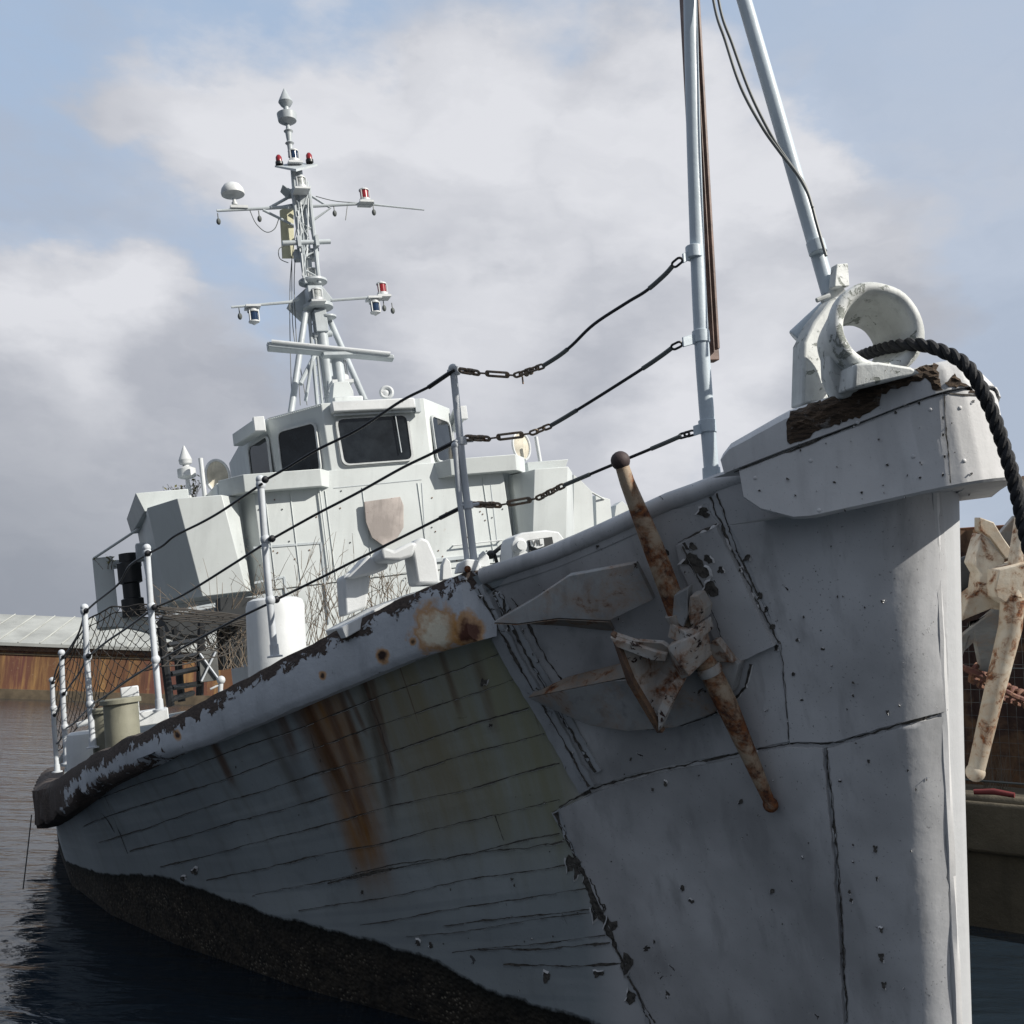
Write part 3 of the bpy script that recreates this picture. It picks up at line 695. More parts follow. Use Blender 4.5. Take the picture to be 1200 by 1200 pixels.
# rotten areas: rough wood laid into the rail
def rotpatch(poly, seed, depth_=.012, name='rotten_wood'):
    dens = []
    for i in range(len(poly)):
        a = Vector(poly[i]); b = Vector(poly[(i + 1) % len(poly)]); k = max(1, int((b - a).length / 4))
        for j in range(k):
            q = a.lerp(b, j / k); dens.append(q + Vector((random.uniform(-1, 1), random.uniform(-1, 1))) * 1.8 + Vector((noise.noise(Vector((q.x * .1, q.y * .1, seed))), noise.noise(Vector((q.x * .1, q.y * .1, seed + 5))))) * 3)
    pts = list(dens); n = len(dens); dd = [tuple(d) for d in dens]
    xs = [q.x for q in dens]; ys = [q.y for q in dens]; y = min(ys)
    while y < max(ys):
        x = min(xs)
        while x < max(xs):
            if inside((x, y), dd) and min((Vector((x, y)) - d).length for d in dens) > 2: pts.append(Vector((x + random.uniform(-1, 1), y + random.uniform(-.7, .7))))
            x += 6
        y += 3.2
    vo, ed, fc, *_ = delaunay_2d_cdt(pts, [(i, (i + 1) % n) for i in range(n)], [], 0, 1e-4)
    P = []
    for q in vo:
        h = hit(q.x, q.y, 0, BVC)
        if h is None: P.append(None); continue
        edge = min((q - d).length for d in dens)
        g = noise.noise(Vector((q.x * .05 + q.y * .015, q.y * .33 + q.x * .13, seed)))
        P.append(h[0] + h[1] * (.003 + min(1, edge / 5) * (.006 + max(-.004, g * depth_ * 1.6))))
    fs = [tuple(f) for f in fc if all(P[i] is not None for i in f) and inside(tuple(sum((vo[i] for i in f), Vector((0, 0))) / len(f)), dd)]
    P = [p or Vector(O) for p in P]
    used = sorted({i for f in fs for i in f}); mp = {o: i for i, o in enumerate(used)}
    b = MB(); b.add([P[i] for i in used], [tuple(mp[i] for i in f) for f in fs]); b.build(name, M['rot'], SHIP, smooth=0)
rotpatch([(922, 497), (930, 480), (975, 462), (1020, 447), (1040, 450), (1030, 474), (1020, 484), (975, 498), (928, 522), (921, 510)], 1)
rotpatch([(1032, 452), (1050, 440), (1078, 430), (1092, 424), (1098, 422), (1104, 458), (1093, 458), (1085, 442), (1060, 452), (1036, 462)], 2)
rotpatch([(1108, 447), (1118, 438), (1132, 450), (1146, 462), (1144, 466), (1128, 455), (1112, 455)], 3)
CR = MB(); FL = MB()
for k in range(36):
    x = rs.uniform(890, 1140); y = rs.uniform(470, 600)
    spot(x, y, rs.uniform(.5, 1.5), k * .77, True, rs.uniform(.8, 1.6), BVC)
for x, y in [(923, 561), (1030, 515), (1077, 473), (1050, 484), (1105, 490), (1105, 510), (1107, 535), (1105, 557), (978, 565), (932, 581), (1010, 577), (1040, 545), (1078, 560), (920, 605), (890, 575), (960, 500), (938, 528), (985, 494), (1000, 500), (1140, 470), (1138, 555)]:
    spot(x, y, 2.3, x * .07, True, 1, BVC)
crack([(1106, 462), (1108, 500), (1111, 530), (1114, 566)], 3.0, 0, True, 90, BVC, .8)
crack([(860, 553), (940, 524), (1030, 487), (1100, 461), (1148, 464)], 2.2, 0, False, 91, BVC, .6)
CR.build('exposed_timber', M['crk'], SHIP, smooth=0, kind='stuff'); FL.build('curled_paint', M['platelit'], SHIP, smooth=0, kind='stuff')
# domed bolt heads on fascia
for x, y in [(885, 560), (1005, 495), (1060, 474), (950, 540), (1070, 535), (960, 598), (1090, 480), (1125, 478), (1130, 540)]:
    h = hit(x, y, 0, BVC); bl = MB(); bl.ball(h[0], .010, 8, .5, h[1]); bl.build('bolt', M['platelit'], SHIP)

# ---- fairlead at the stem head
fl = MB(); fc0 = at(1031, 383, 4.50); n = 48; ax = Vector((-0.10, 1, 0.0)).normalized(); rx, ry = frame(ax)
prof = [(.0, .180), (.0, .212), (.02, .226), (.06, .228), (.10, .214), (.18, .195), (.30, .170), (.33, .14), (.30, .118), (.18, .128), (.08, .148), (.02, .166)]; m = len(prof)
vs = []
for i in range(n):
    th = 2 * math.pi * i / n
    for h_, r_ in prof: vs.append(fc0 + ax * h_ + (rx * math.cos(th) + ry * math.sin(th)) * (r_ + .004 * noise.noise(Vector((math.cos(th) * 2, math.sin(th) * 2, h_ * 9)))))
fl.add(vs, [(i * m + j, i * m + (j + 1) % m, ((i + 1) % n) * m + (j + 1) % m, ((i + 1) % n) * m + j) for i in range(n) for j in range(m)])
fo = fl.build('fairlead_ring', M['fair'], SHIP, smooth=80)
fb2 = MB()
fb2.prism([PA(x, y, .30) for x, y in [(941, 474), (943, 400), (955, 376), (975, 350), (990, 344), (984, 380), (984, 430), (990, 466)]], A * .10)
fb2.prism([at(x, y, 4.60) for x, y in [(985, 468), (974, 440), (972, 392), (982, 388), (992, 415), (1012, 432), (1062, 427), (1078, 436), (1040, 455)]], FW * .16)
fb2.prism([at(x, y, 4.40) for x, y in [(1002, 426), (1030, 424), (1068, 430), (1080, 437), (1052, 444), (1016, 452), (1000, 456)]], FW * .3)
fb2.build('fairlead_base', M['fair'], SHIP, bevel=.012)
k_ = MB(); k_.prism([PA(x, y, .34) for x, y in [(978, 336), (981, 309), (994, 308), (996, 335)]], A * .05); k_.build('eye_plate', M['fair'], SHIP, bevel=.006)
k_ = MB(); k_.tube([PA(932, 397, .62), PA(985, 348, .45)], .052, 16); k_.build('roller', M['tube'], SHIP, bevel=.008)
k_ = MB(); k_.tube([PA(957, 352, .40), PA(972, 346, .38)], .013, 8); k_.tube([PA(968, 357, .45), PA(985, 338, .40)], .04, 12); k_.build('pivot_pin', M['fair'], SHIP)

# ---- jackstaff frame
leg1 = [PA(835, 566, .86), PA(822, 398, .86), PA(814, 200, .86), PA(809, 0, .86), PA(806, -210, .86)]
apexD = depth(leg1[-1])
l2a = PA(972, 345, .45); D2 = depth(l2a)
def lerpD(pts, D0, D1):
    P = [Vector(p) for p in pts]; L = [0]
    for i in range(1, len(P)): L.append(L[-1] + (P[i] - P[i - 1]).length)
    return [at(p.x, p.y, 1 / ((1 - l / L[-1]) / D0 + (l / L[-1]) / D1)) for p, l in zip(P, L)]
leg2 = lerpD([(972, 345), (925, 182), (872, 0), (812, -205)], D2, apexD)
JK = MB(); JK.tube(catmull(leg1, 5), .040, 18); jo = JK.build('jackstaff_leg', M['tube'], SHIP)
JK = MB(); JK.tube(catmull(leg2, 5), .041, 18); jo2 = JK.build('jackstaff_leg', M['tube'], SHIP)
def clampring(p, d, r, name='pipe_clamp', par=SHIP, lug=None):
    b = MB(); d = d.normalized(); b.lathe(p - d * .035, d, [(0, r * 1.02), (0, r * 1.18), (.07, r * 1.18), (.07, r * 1.02)], 18)
    if lug is not None:
        l_ = (lug - p); l_ = l_ - d * l_.dot(d) * 0; ln = l_.normalized(); sd = ln.cross(d).normalized()
        b.boxv(p + ln * r * .9 - d * .028 - sd * .006, ln * (l_.length - r * .9), d * .056, sd * .012)
    return b.build(name, M['tube'], par, bevel=.003)
dj = (leg1[1] - leg1[0]).normalized()
J1 = PA(813.5, 296, .86); J2 = PA(821.5, 395, .86); J3 = PA(829, 500, .86)
E1 = PA(800, 303, .86); E2 = PA(800, 401, .86); E3 = PA(813, 505, .86)
for j, e in ((J1, E1), (J2, E2), (J3, E3)): clampring(j, dj, .040, lug=e)
clampring(lerpD([(962, 287)], D2, D2)[0] if False else at(957, 290, D2 * 1.003), leg2[1] - leg2[0], .041)
b = MB(); b.lathe(PA(835, 570, .86), dj, [(0, .075), (.03, .075), (.035, .05), (.10, .048)], 16); b.tube([PA(821, 566, .84), PA(850, 562, .88)], .013, 8); b.build('jackstaff_foot', M['tube'], SHIP)

# brown timber pole lashed behind the frame
HW = .052
TP = empty('timber_pole', PA(834, 425, 1.0), label='long brown timber pole standing behind the pale blue jackstaff frame', category='pole')
b = MB(); d0 = PA(831, 424, 1.0); d1 = PA(801, -120, 1.0); up_ = (d1 - d0); sx_ = ship(0, 1, 0) - O
b.hexa([d0 - sx_ * HW - A * .03, d0 + sx_ * HW - A * .03, d0 + sx_ * HW + A * .03, d0 - sx_ * HW + A * .03, d1 - sx_ * HW - A * .03, d1 + sx_ * HW - A * .03, d1 + sx_ * HW + A * .03, d1 - sx_ * HW + A * .03])
b.build('pole_shaft', M['brownpole'], TP, bevel=.006)
b = MB(); e0 = PA(841, 409, .94); e1 = PA(811, -120, .94)
b.hexa([e0 - sx_ * .008 - A * .012, e0 + sx_ * .008 - A * .012, e0 + sx_ * .008 + A * .02, e0 - sx_ * .008 + A * .02, e1 - sx_ * .008 - A * .012, e1 + sx_ * .008 - A * .012, e1 + sx_ * .008 + A * .02, e1 - sx_ * .008 + A * .02])
b.build('edge_strip', M['brownpole'], TP, bevel=.003)

# slack cables down the frame
def cable(pts, lab):
    b = MB(); P = lerpD(pts, apexD * .985, D2 * .985); b.tube(catmull(P, 8), .0085, 8)
    b.build('slack_cable', M['wiregrey'], None, label=lab, category='cable', group='slack cables beside the jackstaff')
cable([(820, -120), (836, 0), (850, 48), (868, 102), (892, 147), (913, 177), (934, 204), (946, 225), (952, 243)], 'slack grey cable beside the jackstaff, the left one of the pair')
cable([(828, -120), (842, 0), (859, 54), (880, 111), (904, 159), (923, 188), (941, 213), (950, 236), (957, 262), (968, 300)], 'slack grey cable beside the jackstaff, right one reaching lowest')

# ---- guard stanchions
def stan(base, a, top, r=.024, nodes=(), foot=True):
    B = PA(*base, a); Tp = PA(*top, a); d = (Tp - B)
    b = MB(); b.tube([B, B.lerp(Tp, .5) + S * .006, Tp], r, 14)
    b.ball(Tp, r * 1.35, 12)
    for q in nodes:
        c = PA(*q, a); t = (c - B).dot(d) / d.length_squared; c = B + d * t; b.ball(c, r * 1.45, 12, 1.2, d)
    if foot: b.lathe(B - d.normalized() * .02, d, [(0, r * 2.2), (.012, r * 2.2), (.016, r * 1.3), (.09, r * 1.25)], 14)
    b.build('guard_stanchion', M['stanchion'], SHIP); return B, Tp
stan((322, 767), 3.38, (305, 562), nodes=[(307, 568), (316, 632), (321, 703)])
stan((187, 830), 4.69, (172, 642), nodes=[(173, 648), (179, 711), (184, 773)])
stan((109, 874), 6.42, (99, 712), nodes=[(100, 716), (103, 769), (107, 825)], r=.027)
stan((78, 893), 8.3, (72, 765), r=.027, nodes=[(74, 812), (77, 852)])
stan((67, 903), 9.6, (61, 797), r=.027, nodes=[(64, 830)])
stan((556, 662), 2.06, (531, 432), r=.023, foot=False)
stan((548, 662), 2.06, (533, 522), r=.017, foot=False)
for y, x in ((435, 533), (517, 541), (592, 548)):
    b = MB(); c = PA(x, y, 2.06); b.lathe(c - V * .022, V, [(0, .026), (0, .033), (.044, .033), (.044, .026)], 14); b.tube([c - S * .005, c - S * .075], .011, 8); b.tube([c, c + S * .05 - A * .01], .010, 8); b.build('pipe_clamp', M['stanchion'], SHIP)
b = MB(); f_ = PA(556, 664, 2.06)
b.prism([PA(x, y, 2.0) for x, y in [(535, 672), (538, 660), (548, 655), (560, 656), (566, 668)]], A * .05)
b.build('stanchion_foot', M['white'], SHIP, bevel=.006); b = MB()
b.prism([PA(x, y, 2.02) for x, y in [(560, 665), (562, 650), (567, 645), (573, 652), (575, 664)]], A * .02)
b.build('deck_lug', M['white'], SHIP, bevel=.006); b = MB()
b.prism([PA(x, y, 2.3) for x, y in [(518, 680), (519, 662), (523, 653), (528, 658), (531, 678)]], A * .06)
b.build('deck_lug', M['white'], SHIP, bevel=.006)
b = MB(); b.ball(PA(548, 667, 1.98), .022, 12, .6, -A); b.build('rusty_bolt', M['stock'], SHIP)

# ---- guard wires, links and turnbuckles
def link(b, p, d, L, r, tw, wr=.28):
    x, y = frame(d); sd = x * math.cos(tw) + y * math.sin(tw); h = L / 2 - L * wr; wd = L * wr
    pts = []
    for k in range(13):
        t = -math.pi / 2 + math.pi * k / 12; pts.append(p + d * (h + wd * math.cos(t)) + sd * wd * math.sin(t))
    for k in range(13):
        t = math.pi / 2 + math.pi * k / 12; pts.append(p + d * (-h + wd * math.cos(t)) + sd * wd * math.sin(t))
    pts.append(pts[0]); b.tube(pts, r, 6)
def chain_run(b, p0, p1, L=.05, r=.006):
    d = p1 - p0; n = max(1, round(d.length / (L * .72))); dn = d.normalized()
    for i in range(n): link(b, p0.lerp(p1, (i + .5) / n), dn, L, r, (i % 2) * math.pi / 2 + .5)
def turnb(p0, p1):
    d = (p1 - p0); dn = d.normalized(); b = MB(); L = d.length
    link(b, p0.lerp(p1, .48), dn, L * .60, .0085, .9, .09)
    b.tube([p0, p0.lerp(p1, .25)], .006, 8); b.tube([p0.lerp(p1, .72), p1], .006, 8)
    b.ball(p0.lerp(p1, .22), .013, 10); b.ball(p0.lerp(p1, .75), .014, 10)
    b.build('turnbuckle', M['steel'], SHIP)
def wire(pts, D0, D1, r=.0085, name='guard_wire', ferr=True):
    P = lerpD(pts, D0, D1); b = MB(); b.tube(catmull(P, 6), r, 8); o = b.build(name, M['wire'], SHIP); return P
DJ = depth(J2); DS = depth(PA(540, 500, 2.06))
def bowwire(pre, wpts, tb, e1, sp):
    # socket ends at the jackstaff, wire, shackles, turnbuckle, rusty chain at the stanchion
    allp = [pre] + wpts + tb; P = lerpD(allp, DJ, DS)
    n = len(wpts)
    b = MB(); chain_run(b, P[0], P[1], .062, .007); b.build('shackle_chain', M['wire'], SHIP)
    w_ = P[1:1 + n]; b = MB(); b.tube(catmull(w_, 6), .0095, 8); b.build('guard_wire', M['wire'], SHIP)
    cw = catmull(w_, 6)
    for q_ in (cw, cw[::-1]):
        sub = [q_[0]]
        while len(sub) < len(q_) and (sub[-1] - q_[0]).length < .17: sub.append(q_[len(sub)])
        b = MB(); b.tube(sub, .0135, 8); b.build('wire_socket', M['wiregrey'], SHIP)
    T = P[1 + n:]
    b = MB(); chain_run(b, w_[-1], T[0], .055, .007); b.build('shackle_chain', M['steel'], SHIP)
    turnb(T[0], T[1])
    b = MB(); chain_run(b, T[1], T[2], .06, .009); b.build('rusty_chain', M['steel'], SHIP)
bowwire((799, 303), [(788, 312), (778, 323), (757, 341), (734, 355), (696, 380), (671, 404), (655, 417), (636, 429)], [(604, 440), (560, 437), (540, 434)], None, 0)
bowwire((799, 402), [(787, 408), (775, 417), (753, 432), (706, 462), (664, 488), (645, 499)], [(622, 508), (572, 514), (546, 513)], None, 0)
bowwire((812, 507), [(798, 511), (782, 518), (763, 526), (734, 538), (698, 553), (660, 569)], [(630, 584), (585, 592), (552, 591)], None, 0)
b = MB()
for (x, y) in [(617, 438), (622, 436)]: b.ball(at(x, y, DS * .995), .018, 10)
b.tube([at(612, 440, DS), at(613, 450, DS)], .006, 6); b.build('shackle', M['steel'], SHIP)
def aftwire(p):
    D320 = depth(PA(315, 640, 3.38)); D180 = depth(PA(180, 710, 4.69)); D103 = depth(PA(103, 770, 6.42)); D72 = depth(PA(74, 820, 8.3)); D60 = depth(PA(63, 830, 9.6))
    ds = [DS, D320, D180, D103, D72, D60]
    for k, seg in enumerate(p):
        P = lerpD(seg, ds[k], ds[k + 1]); b = MB(); b.tube(catmull(P, 6), .0095, 8); b.build('guard_wire', M['wire'], SHIP)
        if k == 0:
            d = (P[1] - P[0]).normalized(); b = MB(); b.tube([P[0] + d * .04, P[0] + d * .22], .0145, 8); b.build('wire_socket', M['wire'], SHIP)
        e = P[-1]
        b = MB(); b.ball(e - A * .03, .026 if k < 3 else .022, 8, 1.0); b.build('wire_lashing', M['wire'], SHIP)
aftwire([[(533, 433), (505, 452), (470, 470), (420, 503), (370, 528), (335, 549), (310, 563)], [(307, 567), (285, 582), (258, 600), (235, 613), (205, 628), (190, 640), (173, 649)],
         [(172, 650), (152, 663), (140, 683), (125, 696), (112, 706), (101, 716)], [(99, 719), (93, 740), (84, 756), (74, 770)], [(72, 772), (66, 785), (62, 800)]])
aftwire([[(541, 514), (505, 532), (470, 549), (420, 577), (370, 603), (318, 632)], [(315, 634), (270, 663), (215, 697), (181, 712)],
         [(178, 714), (150, 735), (125, 752), (104, 769)], [(102, 772), (92, 790), (83, 802), (75, 813)], [(74, 815), (68, 832), (64, 838)]])
aftwire([[(548, 591), (500, 615), (470, 630), (420, 655), (370, 680), (323, 703)], [(320, 705), (280, 724), (240, 745), (186, 774)],
         [(183, 776), (150, 797), (125, 815), (108, 825)], [(106, 828), (96, 838), (86, 848), (78, 853)], [(77, 856), (70, 868), (66, 872)]])

# ---- safety net hung inside the guard rails
def net():
    b = MB(); nu, nv_ = 46, 12
    top = [(62, 800), (74, 775), (90, 750), (102, 728), (118, 716), (135, 712), (160, 708), (190, 712), (225, 714), (262, 719), (300, 724)]
    bot = [(67, 880), (78, 868), (92, 852), (105, 838), (120, 822), (140, 800), (165, 786), (190, 782), (225, 778), (262, 768), (300, 752)]
    aa = [9.7, 8.4, 7.6, 6.8, 6.4, 6.2, 5.8, 5.6, 5.9, 6.2, 6.5]
    ga = []
    for i in range(nu + 1):
        f = i / nu * 10; k = min(int(f), 9); g = f - k
        t_ = Vector(top[k]).lerp(Vector(top[k + 1]), g); b_ = Vector(bot[k]).lerp(Vector(bot[k + 1]), g); a_ = aa[k] + (aa[k + 1] - aa[k]) * g
        col = []
        for j in range(nv_ + 1):
            q = t_.lerp(b_, j / nv_); sag = math.sin(math.pi * j / nv_)
            col.append(PA(q.x + noise.noise(Vector((i * .3, j * .3, 0))) * 3, q.y + 3 * noise.noise(Vector((i * .25, j * .3, 4))), a_ + .12 + .15 * sag + .10 * noise.noise(Vector((i * .2, j * .2, 9)))))
        ga.append(col)
    for i in range(nu):
        for j in range(nv_):
            p = ga[i][j] if (i + j) % 2 == 0 else ga[i][j + 1]; q = ga[i + 1][j + 1] if (i + j) % 2 == 0 else ga[i + 1][j]
            mid = (p + q) / 2 - V * .01
            b.tube([p, mid, q], .0040, 4, False)
    for row, rr in ((0, .008), (nv_, .006), (1, .005)): b.tube([ga[i][row] for i in range(nu + 1)], rr, 5)
    for k in range(7):
        b.tube(catmull([ga[i][0] + V * (-.018 * k + .02 * noise.noise(Vector((i * .3, k, 0)))) - A * .05 * (k % 3) for i in range(28, nu + 1, 3)], 4), .006, 5)
    b.build('safety_net', M['net'], None, label='sagging brown cord net strung inside the guard rails at the ship\'s waist', category='net')
net()

# ---- deck fittings
def bollard(px, a, r, tp, bt, lean=None):
    B = PA(px[0], px[1], a); Tp = PA(px[2], px[3], a); L = (Tp - B).length; b = MB()
    b.lathe(B, Tp - B, [(0, r), (L - .05, r), (L - .045, r * 1.18), (L - .01, r * 1.18), (L, r * 1.1)], 28); return b.build('bollard', M['olive'], SHIP, smooth=40)
bollard((145, 880, 141, 818), 5.9, .145, 0, 0); bollard((128, 890, 123, 829), 6.5, .13, 0, 0)
def can(px, a, r, mat, name='ventilator'):
    B = PA(px[0], px[1], a); Tp = PA(px[2], px[3], a); L = (Tp - B).length; b = MB()
    b.lathe(B, Tp - B, [(0, r), (L - .08, r), (L - .03, r * .93), (L - .008, r * .75), (L, .02)], 30); return b.build(name, mat, SHIP, smooth=40)
can((327, 815, 322, 700), 5.2, .25, M['white']); can((101, 915, 99, 856), 7.2, .17, M['white'])
b = MB(); b.cbox(PA(152, 812, 6.6), S * .16, A * .2, V * .12); b.tube([PA(158, 845, 6.6), PA(155, 808, 6.6)], .05, 12); b.build('deck_valve', M['white'], SHIP, bevel=.01)
b = MB(); b.cbox(PA(165, 842, 6.9), S * .5, A * .3, V * .14); b.build('deck_step', M['white'], SHIP, bevel=.01)
b = MB(); b.tube([PA(128, 862, 7.2), PA(127, 836, 7.3)], .04, 10); b.tube([PA(90, 850, 7.3), PA(130, 837, 7.3)], .03, 8); b.build('deck_pipe', M['white'], SHIP, bevel=.01)
b = MB(); b.ball(PA(259, 797, 4.6), .034, 12); b.tube([PA(258, 815, 4.6), PA(259, 797, 4.6)], .02, 8); b.tube([PA(246, 808, 4.6), PA(258, 802, 4.6)], .01, 6); b.build('cleat', M['white'], SHIP, bevel=.006)
# horned fairlead brackets by the forward rail
def outl(name, pts, a, th, mat, bevel=.01, parent=SHIP, **kw):
    b = MB(); b.prism([PA(x, y, a) for x, y in pts], A * th); return b.build(name, mat, parent, bevel=bevel, smooth=30, **kw)
b = MB()
b.prism([PA(x, y, 2.9) for x, y in [(405, 722), (402, 676), (408, 671), (431, 673), (434, 678), (430, 712)]], A * .22)
b.prism([PA(x, y, 2.86) for x, y in [(404, 678), (420, 664), (432, 650), (440, 655), (456, 660), (455, 666), (440, 672), (415, 678)]], A * .26)
b.build('horn_fairlead', M['white'], SHIP, bevel=.022); b = MB()
b.prism([PA(x, y, 2.7) for x, y in [(489, 685), (482, 640), (486, 634), (494, 629), (503, 633), (512, 654), (517, 684)]], A * .22)
b.prism([PA(x, y, 2.66) for x, y in [(446, 645), (452, 641), (462, 645), (482, 635), (490, 636), (484, 652), (470, 657), (448, 657)]], A * .26)
b.build('horn_fairlead', M['white'], SHIP, bevel=.022)
b = MB(); b.prism([PA(x, y, 2.6) for x, y in [(400, 735), (450, 708), (500, 690), (540, 678), (540, 686), (500, 700), (450, 722), (405, 748)]], A * .5); b.build('deck_coaming', M['white'], SHIP, bevel=.006)
b = MB(); b.prism([PA(x, y, 2.2) for x, y in [(600, 662), (601, 638), (603, 629), (612, 624), (640, 621), (655, 623), (662, 632), (663, 660)]], A * .22); b.build('windlass', M['white'], SHIP, bevel=.01)
outl('windlass_slot', [(621, 650), (619, 633), (647, 629), (650, 645)], 2.19, .02, M['shadow'], 0)  # slot drawn as a dark plate, its shade in the colour
plq = outl('name_plate', [(623, 640), (622, 633), (637, 631), (638, 640), (630, 643)], 2.17, .015, M['white'], .003)
# raised letters on the casting
cu = bpy.data.curves.new("raised_letters", 'FONT'); cu.body = "VIL"; cu.size = .055; cu.extrude = .002
to = bpy.data.objects.new("tmp", cu); scn.collection.objects.link(to); dg = bpy.context.evaluated_depsgraph_get()
me = bpy.data.meshes.new_from_object(to.evaluated_get(dg)); bpy.data.objects.remove(to)
me.materials.clear(); me.materials.append(M['ply']); lo = bpy.data.objects.new('raised_letters', me); scn.collection.objects.link(lo); lo.parent = plq
Xd = (PA(640, 631, 2.165) - PA(622, 633.5, 2.165)).normalized(); Yd = V.copy(); Zd = Xd.cross(Yd).normalized(); Yd = Zd.cross(Xd)
pp = PA(624, 640, 2.165)
mw = Matrix(((Xd.x, Yd.x, Zd.x, pp.x), (Xd.y, Yd.y, Zd.y, pp.y), (Xd.z, Yd.z, Zd.z, pp.z), (0, 0, 0, 1)))
lo.matrix_local = Matrix.Translation(-wloc(plq)) @ mw
b = MB(); b.lathe(PA(607, 640, 2.18), -A, [(0, .05), (.03, .05), (.04, .03), (.06, .03)], 14); b.build('hand_wheel', M['white'], SHIP)
b = MB(); b.tube([PA(570, 655, 2.5), PA(593, 636, 2.5)], .014, 8); b.tube([PA(583, 662, 2.5), PA(578, 645, 2.5)], .012, 8); b.ball(PA(575, 650, 2.5), .03, 8); b.ball(PA(594, 656, 2.5), .05, 10, 1.4, V); b.build('brake_lever', M['black'], SHIP)

# ================================================== superstructure, mirrored about its own centreline
SC = -.25
def sp(a, s, u): return ship(a, SC + s, u)
BR = MB()
def facet_box(b, plan, u0, u1, lean=0.0):
    n = len(plan); b.add([sp(a + lean, s, u0) for a, s in plan] + [sp(a, s, u1) for a, s in plan], [tuple(range(n)), tuple(range(n, 2 * n))[::-1]] + [(i, (i + 1) % n, n + (i + 1) % n, n + i) for i in range(n)])
# bridge-deck block
house = [(10.4, 1.9), (10.4, -1.9), (10.75, -2.05), (10.75, -2.35), (15.5, -2.6), (17.5, -2.6), (17.5, 2.6), (15.5, 2.6), (10.75, 2.35), (10.75, 2.05)]
facet_box(BR, house, .62, 2.24)
deckhouse = MB(); facet_box(deckhouse, [(10.42, 1.85), (10.42, -1.9), (12, -1.9), (17, -1.9), (17, 1.75), (12, 1.75)], -1.6, .615); 
bridge = BR.build('bridge_house', M['super'], SHIP, bevel=.008, smooth=20)
deckhouse.build('deckhouse', M['super'], SHIP, bevel=.008, smooth=20)
# wheelhouse with raked upper facets
wh = MB(); whp = [(10.4, .79), (10.4, -.79), (10.75, -1.15), (11.3, -1.55), (12.7, -1.9), (14.5, -1.9), (14.5, 1.9), (12.7, 1.9), (11.2, 1.47)]
whp = [(10.4, .79), (10.4, -.79), (11.15, -1.45), (12.1, -1.66), (14.5, -1.66), (14.5, 1.66), (12.1, 1.66), (11.15, 1.45)]
n = len(whp)
wh.add([sp(a + .02, s * .97, 2.2) for a, s in whp] + [sp(a, s, 3.245) for a, s in whp], [tuple(range(n)), tuple(range(n, 2 * n))[::-1]] + [(i, (i + 1) % n, n + (i + 1) % n, n + i) for i in range(n)])
WHO = wh.build('wheelhouse', M['super'], SHIP, bevel=.012, smooth=20)
b = MB()
for k in range(26):
    t = k / 25; p = sp(10.4 + .75 * t, .79 + .66 * t, 3.215); b.ball(p - A * .006 + S * .006, .009, 6)
b.build('rivets', M['super'], WHO)
def rounded(p0, p1, p2, p3, rad=.10, seg=5):   # quad corners in order -> rounded outline points
    Q = [p0, p1, p2, p3]; out = []
    for i in range(4):
        c = Q[i]; e0 = (Q[i - 1] - c).normalized() * rad; e1 = (Q[(i + 1) % 4] - c).normalized() * rad
        for k in range(seg + 1):
            t = k / seg; out.append(c + e0 * (1 - t) ** 2 + e1 * t ** 2)
    return out
def window(qa, nrm, name='window'):
    q = rounded(*qa); c = sum(q, Vector()) / len(q)
    b = MB(); n = len(q); nrm = nrm.normalized()
    b.add([p + nrm * .012 for p in q], [tuple(range(n))]); w_ = b.build(name, M['glass'], WHO, smooth=0)
    g = MB(); out = [c + (p - c) * (1 + .035 / max(.1, (p - c).length)) for p in q]
    g.add([p + nrm * .014 for p in q] + [p + nrm * .030 for p in q] + [p + nrm * .030 for p in out] + [p + nrm * .0 for p in out],
          [(r * n + i, r * n + (i + 1) % n, (r + 1) * n + (i + 1) % n, (r + 1) * n + i) for r in range(3) for i in range(n)])
    g.build('window_frame', M['gasket'], w_, smooth=0); return w_
f1 = 10.395
wf = window([sp(f1, .60, 2.98), sp(f1, -.46, 2.99), sp(f1, -.46, 2.31), sp(f1, .57, 2.31)], -A)
b = MB(); b.tube([sp(f1 - .05, -.28, 3.02), sp(f1 - .05, -.30, 2.42)], .010, 6); b.build('wiper', M['super2'], wf)
def facet_win(P0, P1, t0, t1, u0, u1):
    f = lambda t: (P0[0] + (P1[0] - P0[0]) * t, P0[1] + (P1[1] - P0[1]) * t)
    a, b_ = f(t0), f(t1); e = sp(*f(1), 2.5) - sp(*f(0), 2.5); nn = e.cross(V); c = sp(*f(.5), 2.7) - sp(13, 0, 2.7)
    nn = nn if nn.dot(c) > 0 else -nn; nn.normalize(); k = .02
    return window([sp(*a, u1) + nn * .0, sp(*b_, u1), sp(*b_, u0) - nn * .0, sp(*a, u0)], nn)
facet_win((10.4, .79), (11.15, 1.45), .16, .84, 2.26, 2.98); facet_win((10.4, -.79), (11.15, -1.45), .15, .85, 2.30, 2.98)
facet_win((11.15, 1.45), (12.1, 1.66), .10, .92, 2.26, 2.98); facet_win((11.15, -1.45), (12.1, -1.66), .12, .9, 2.3, 2.95)
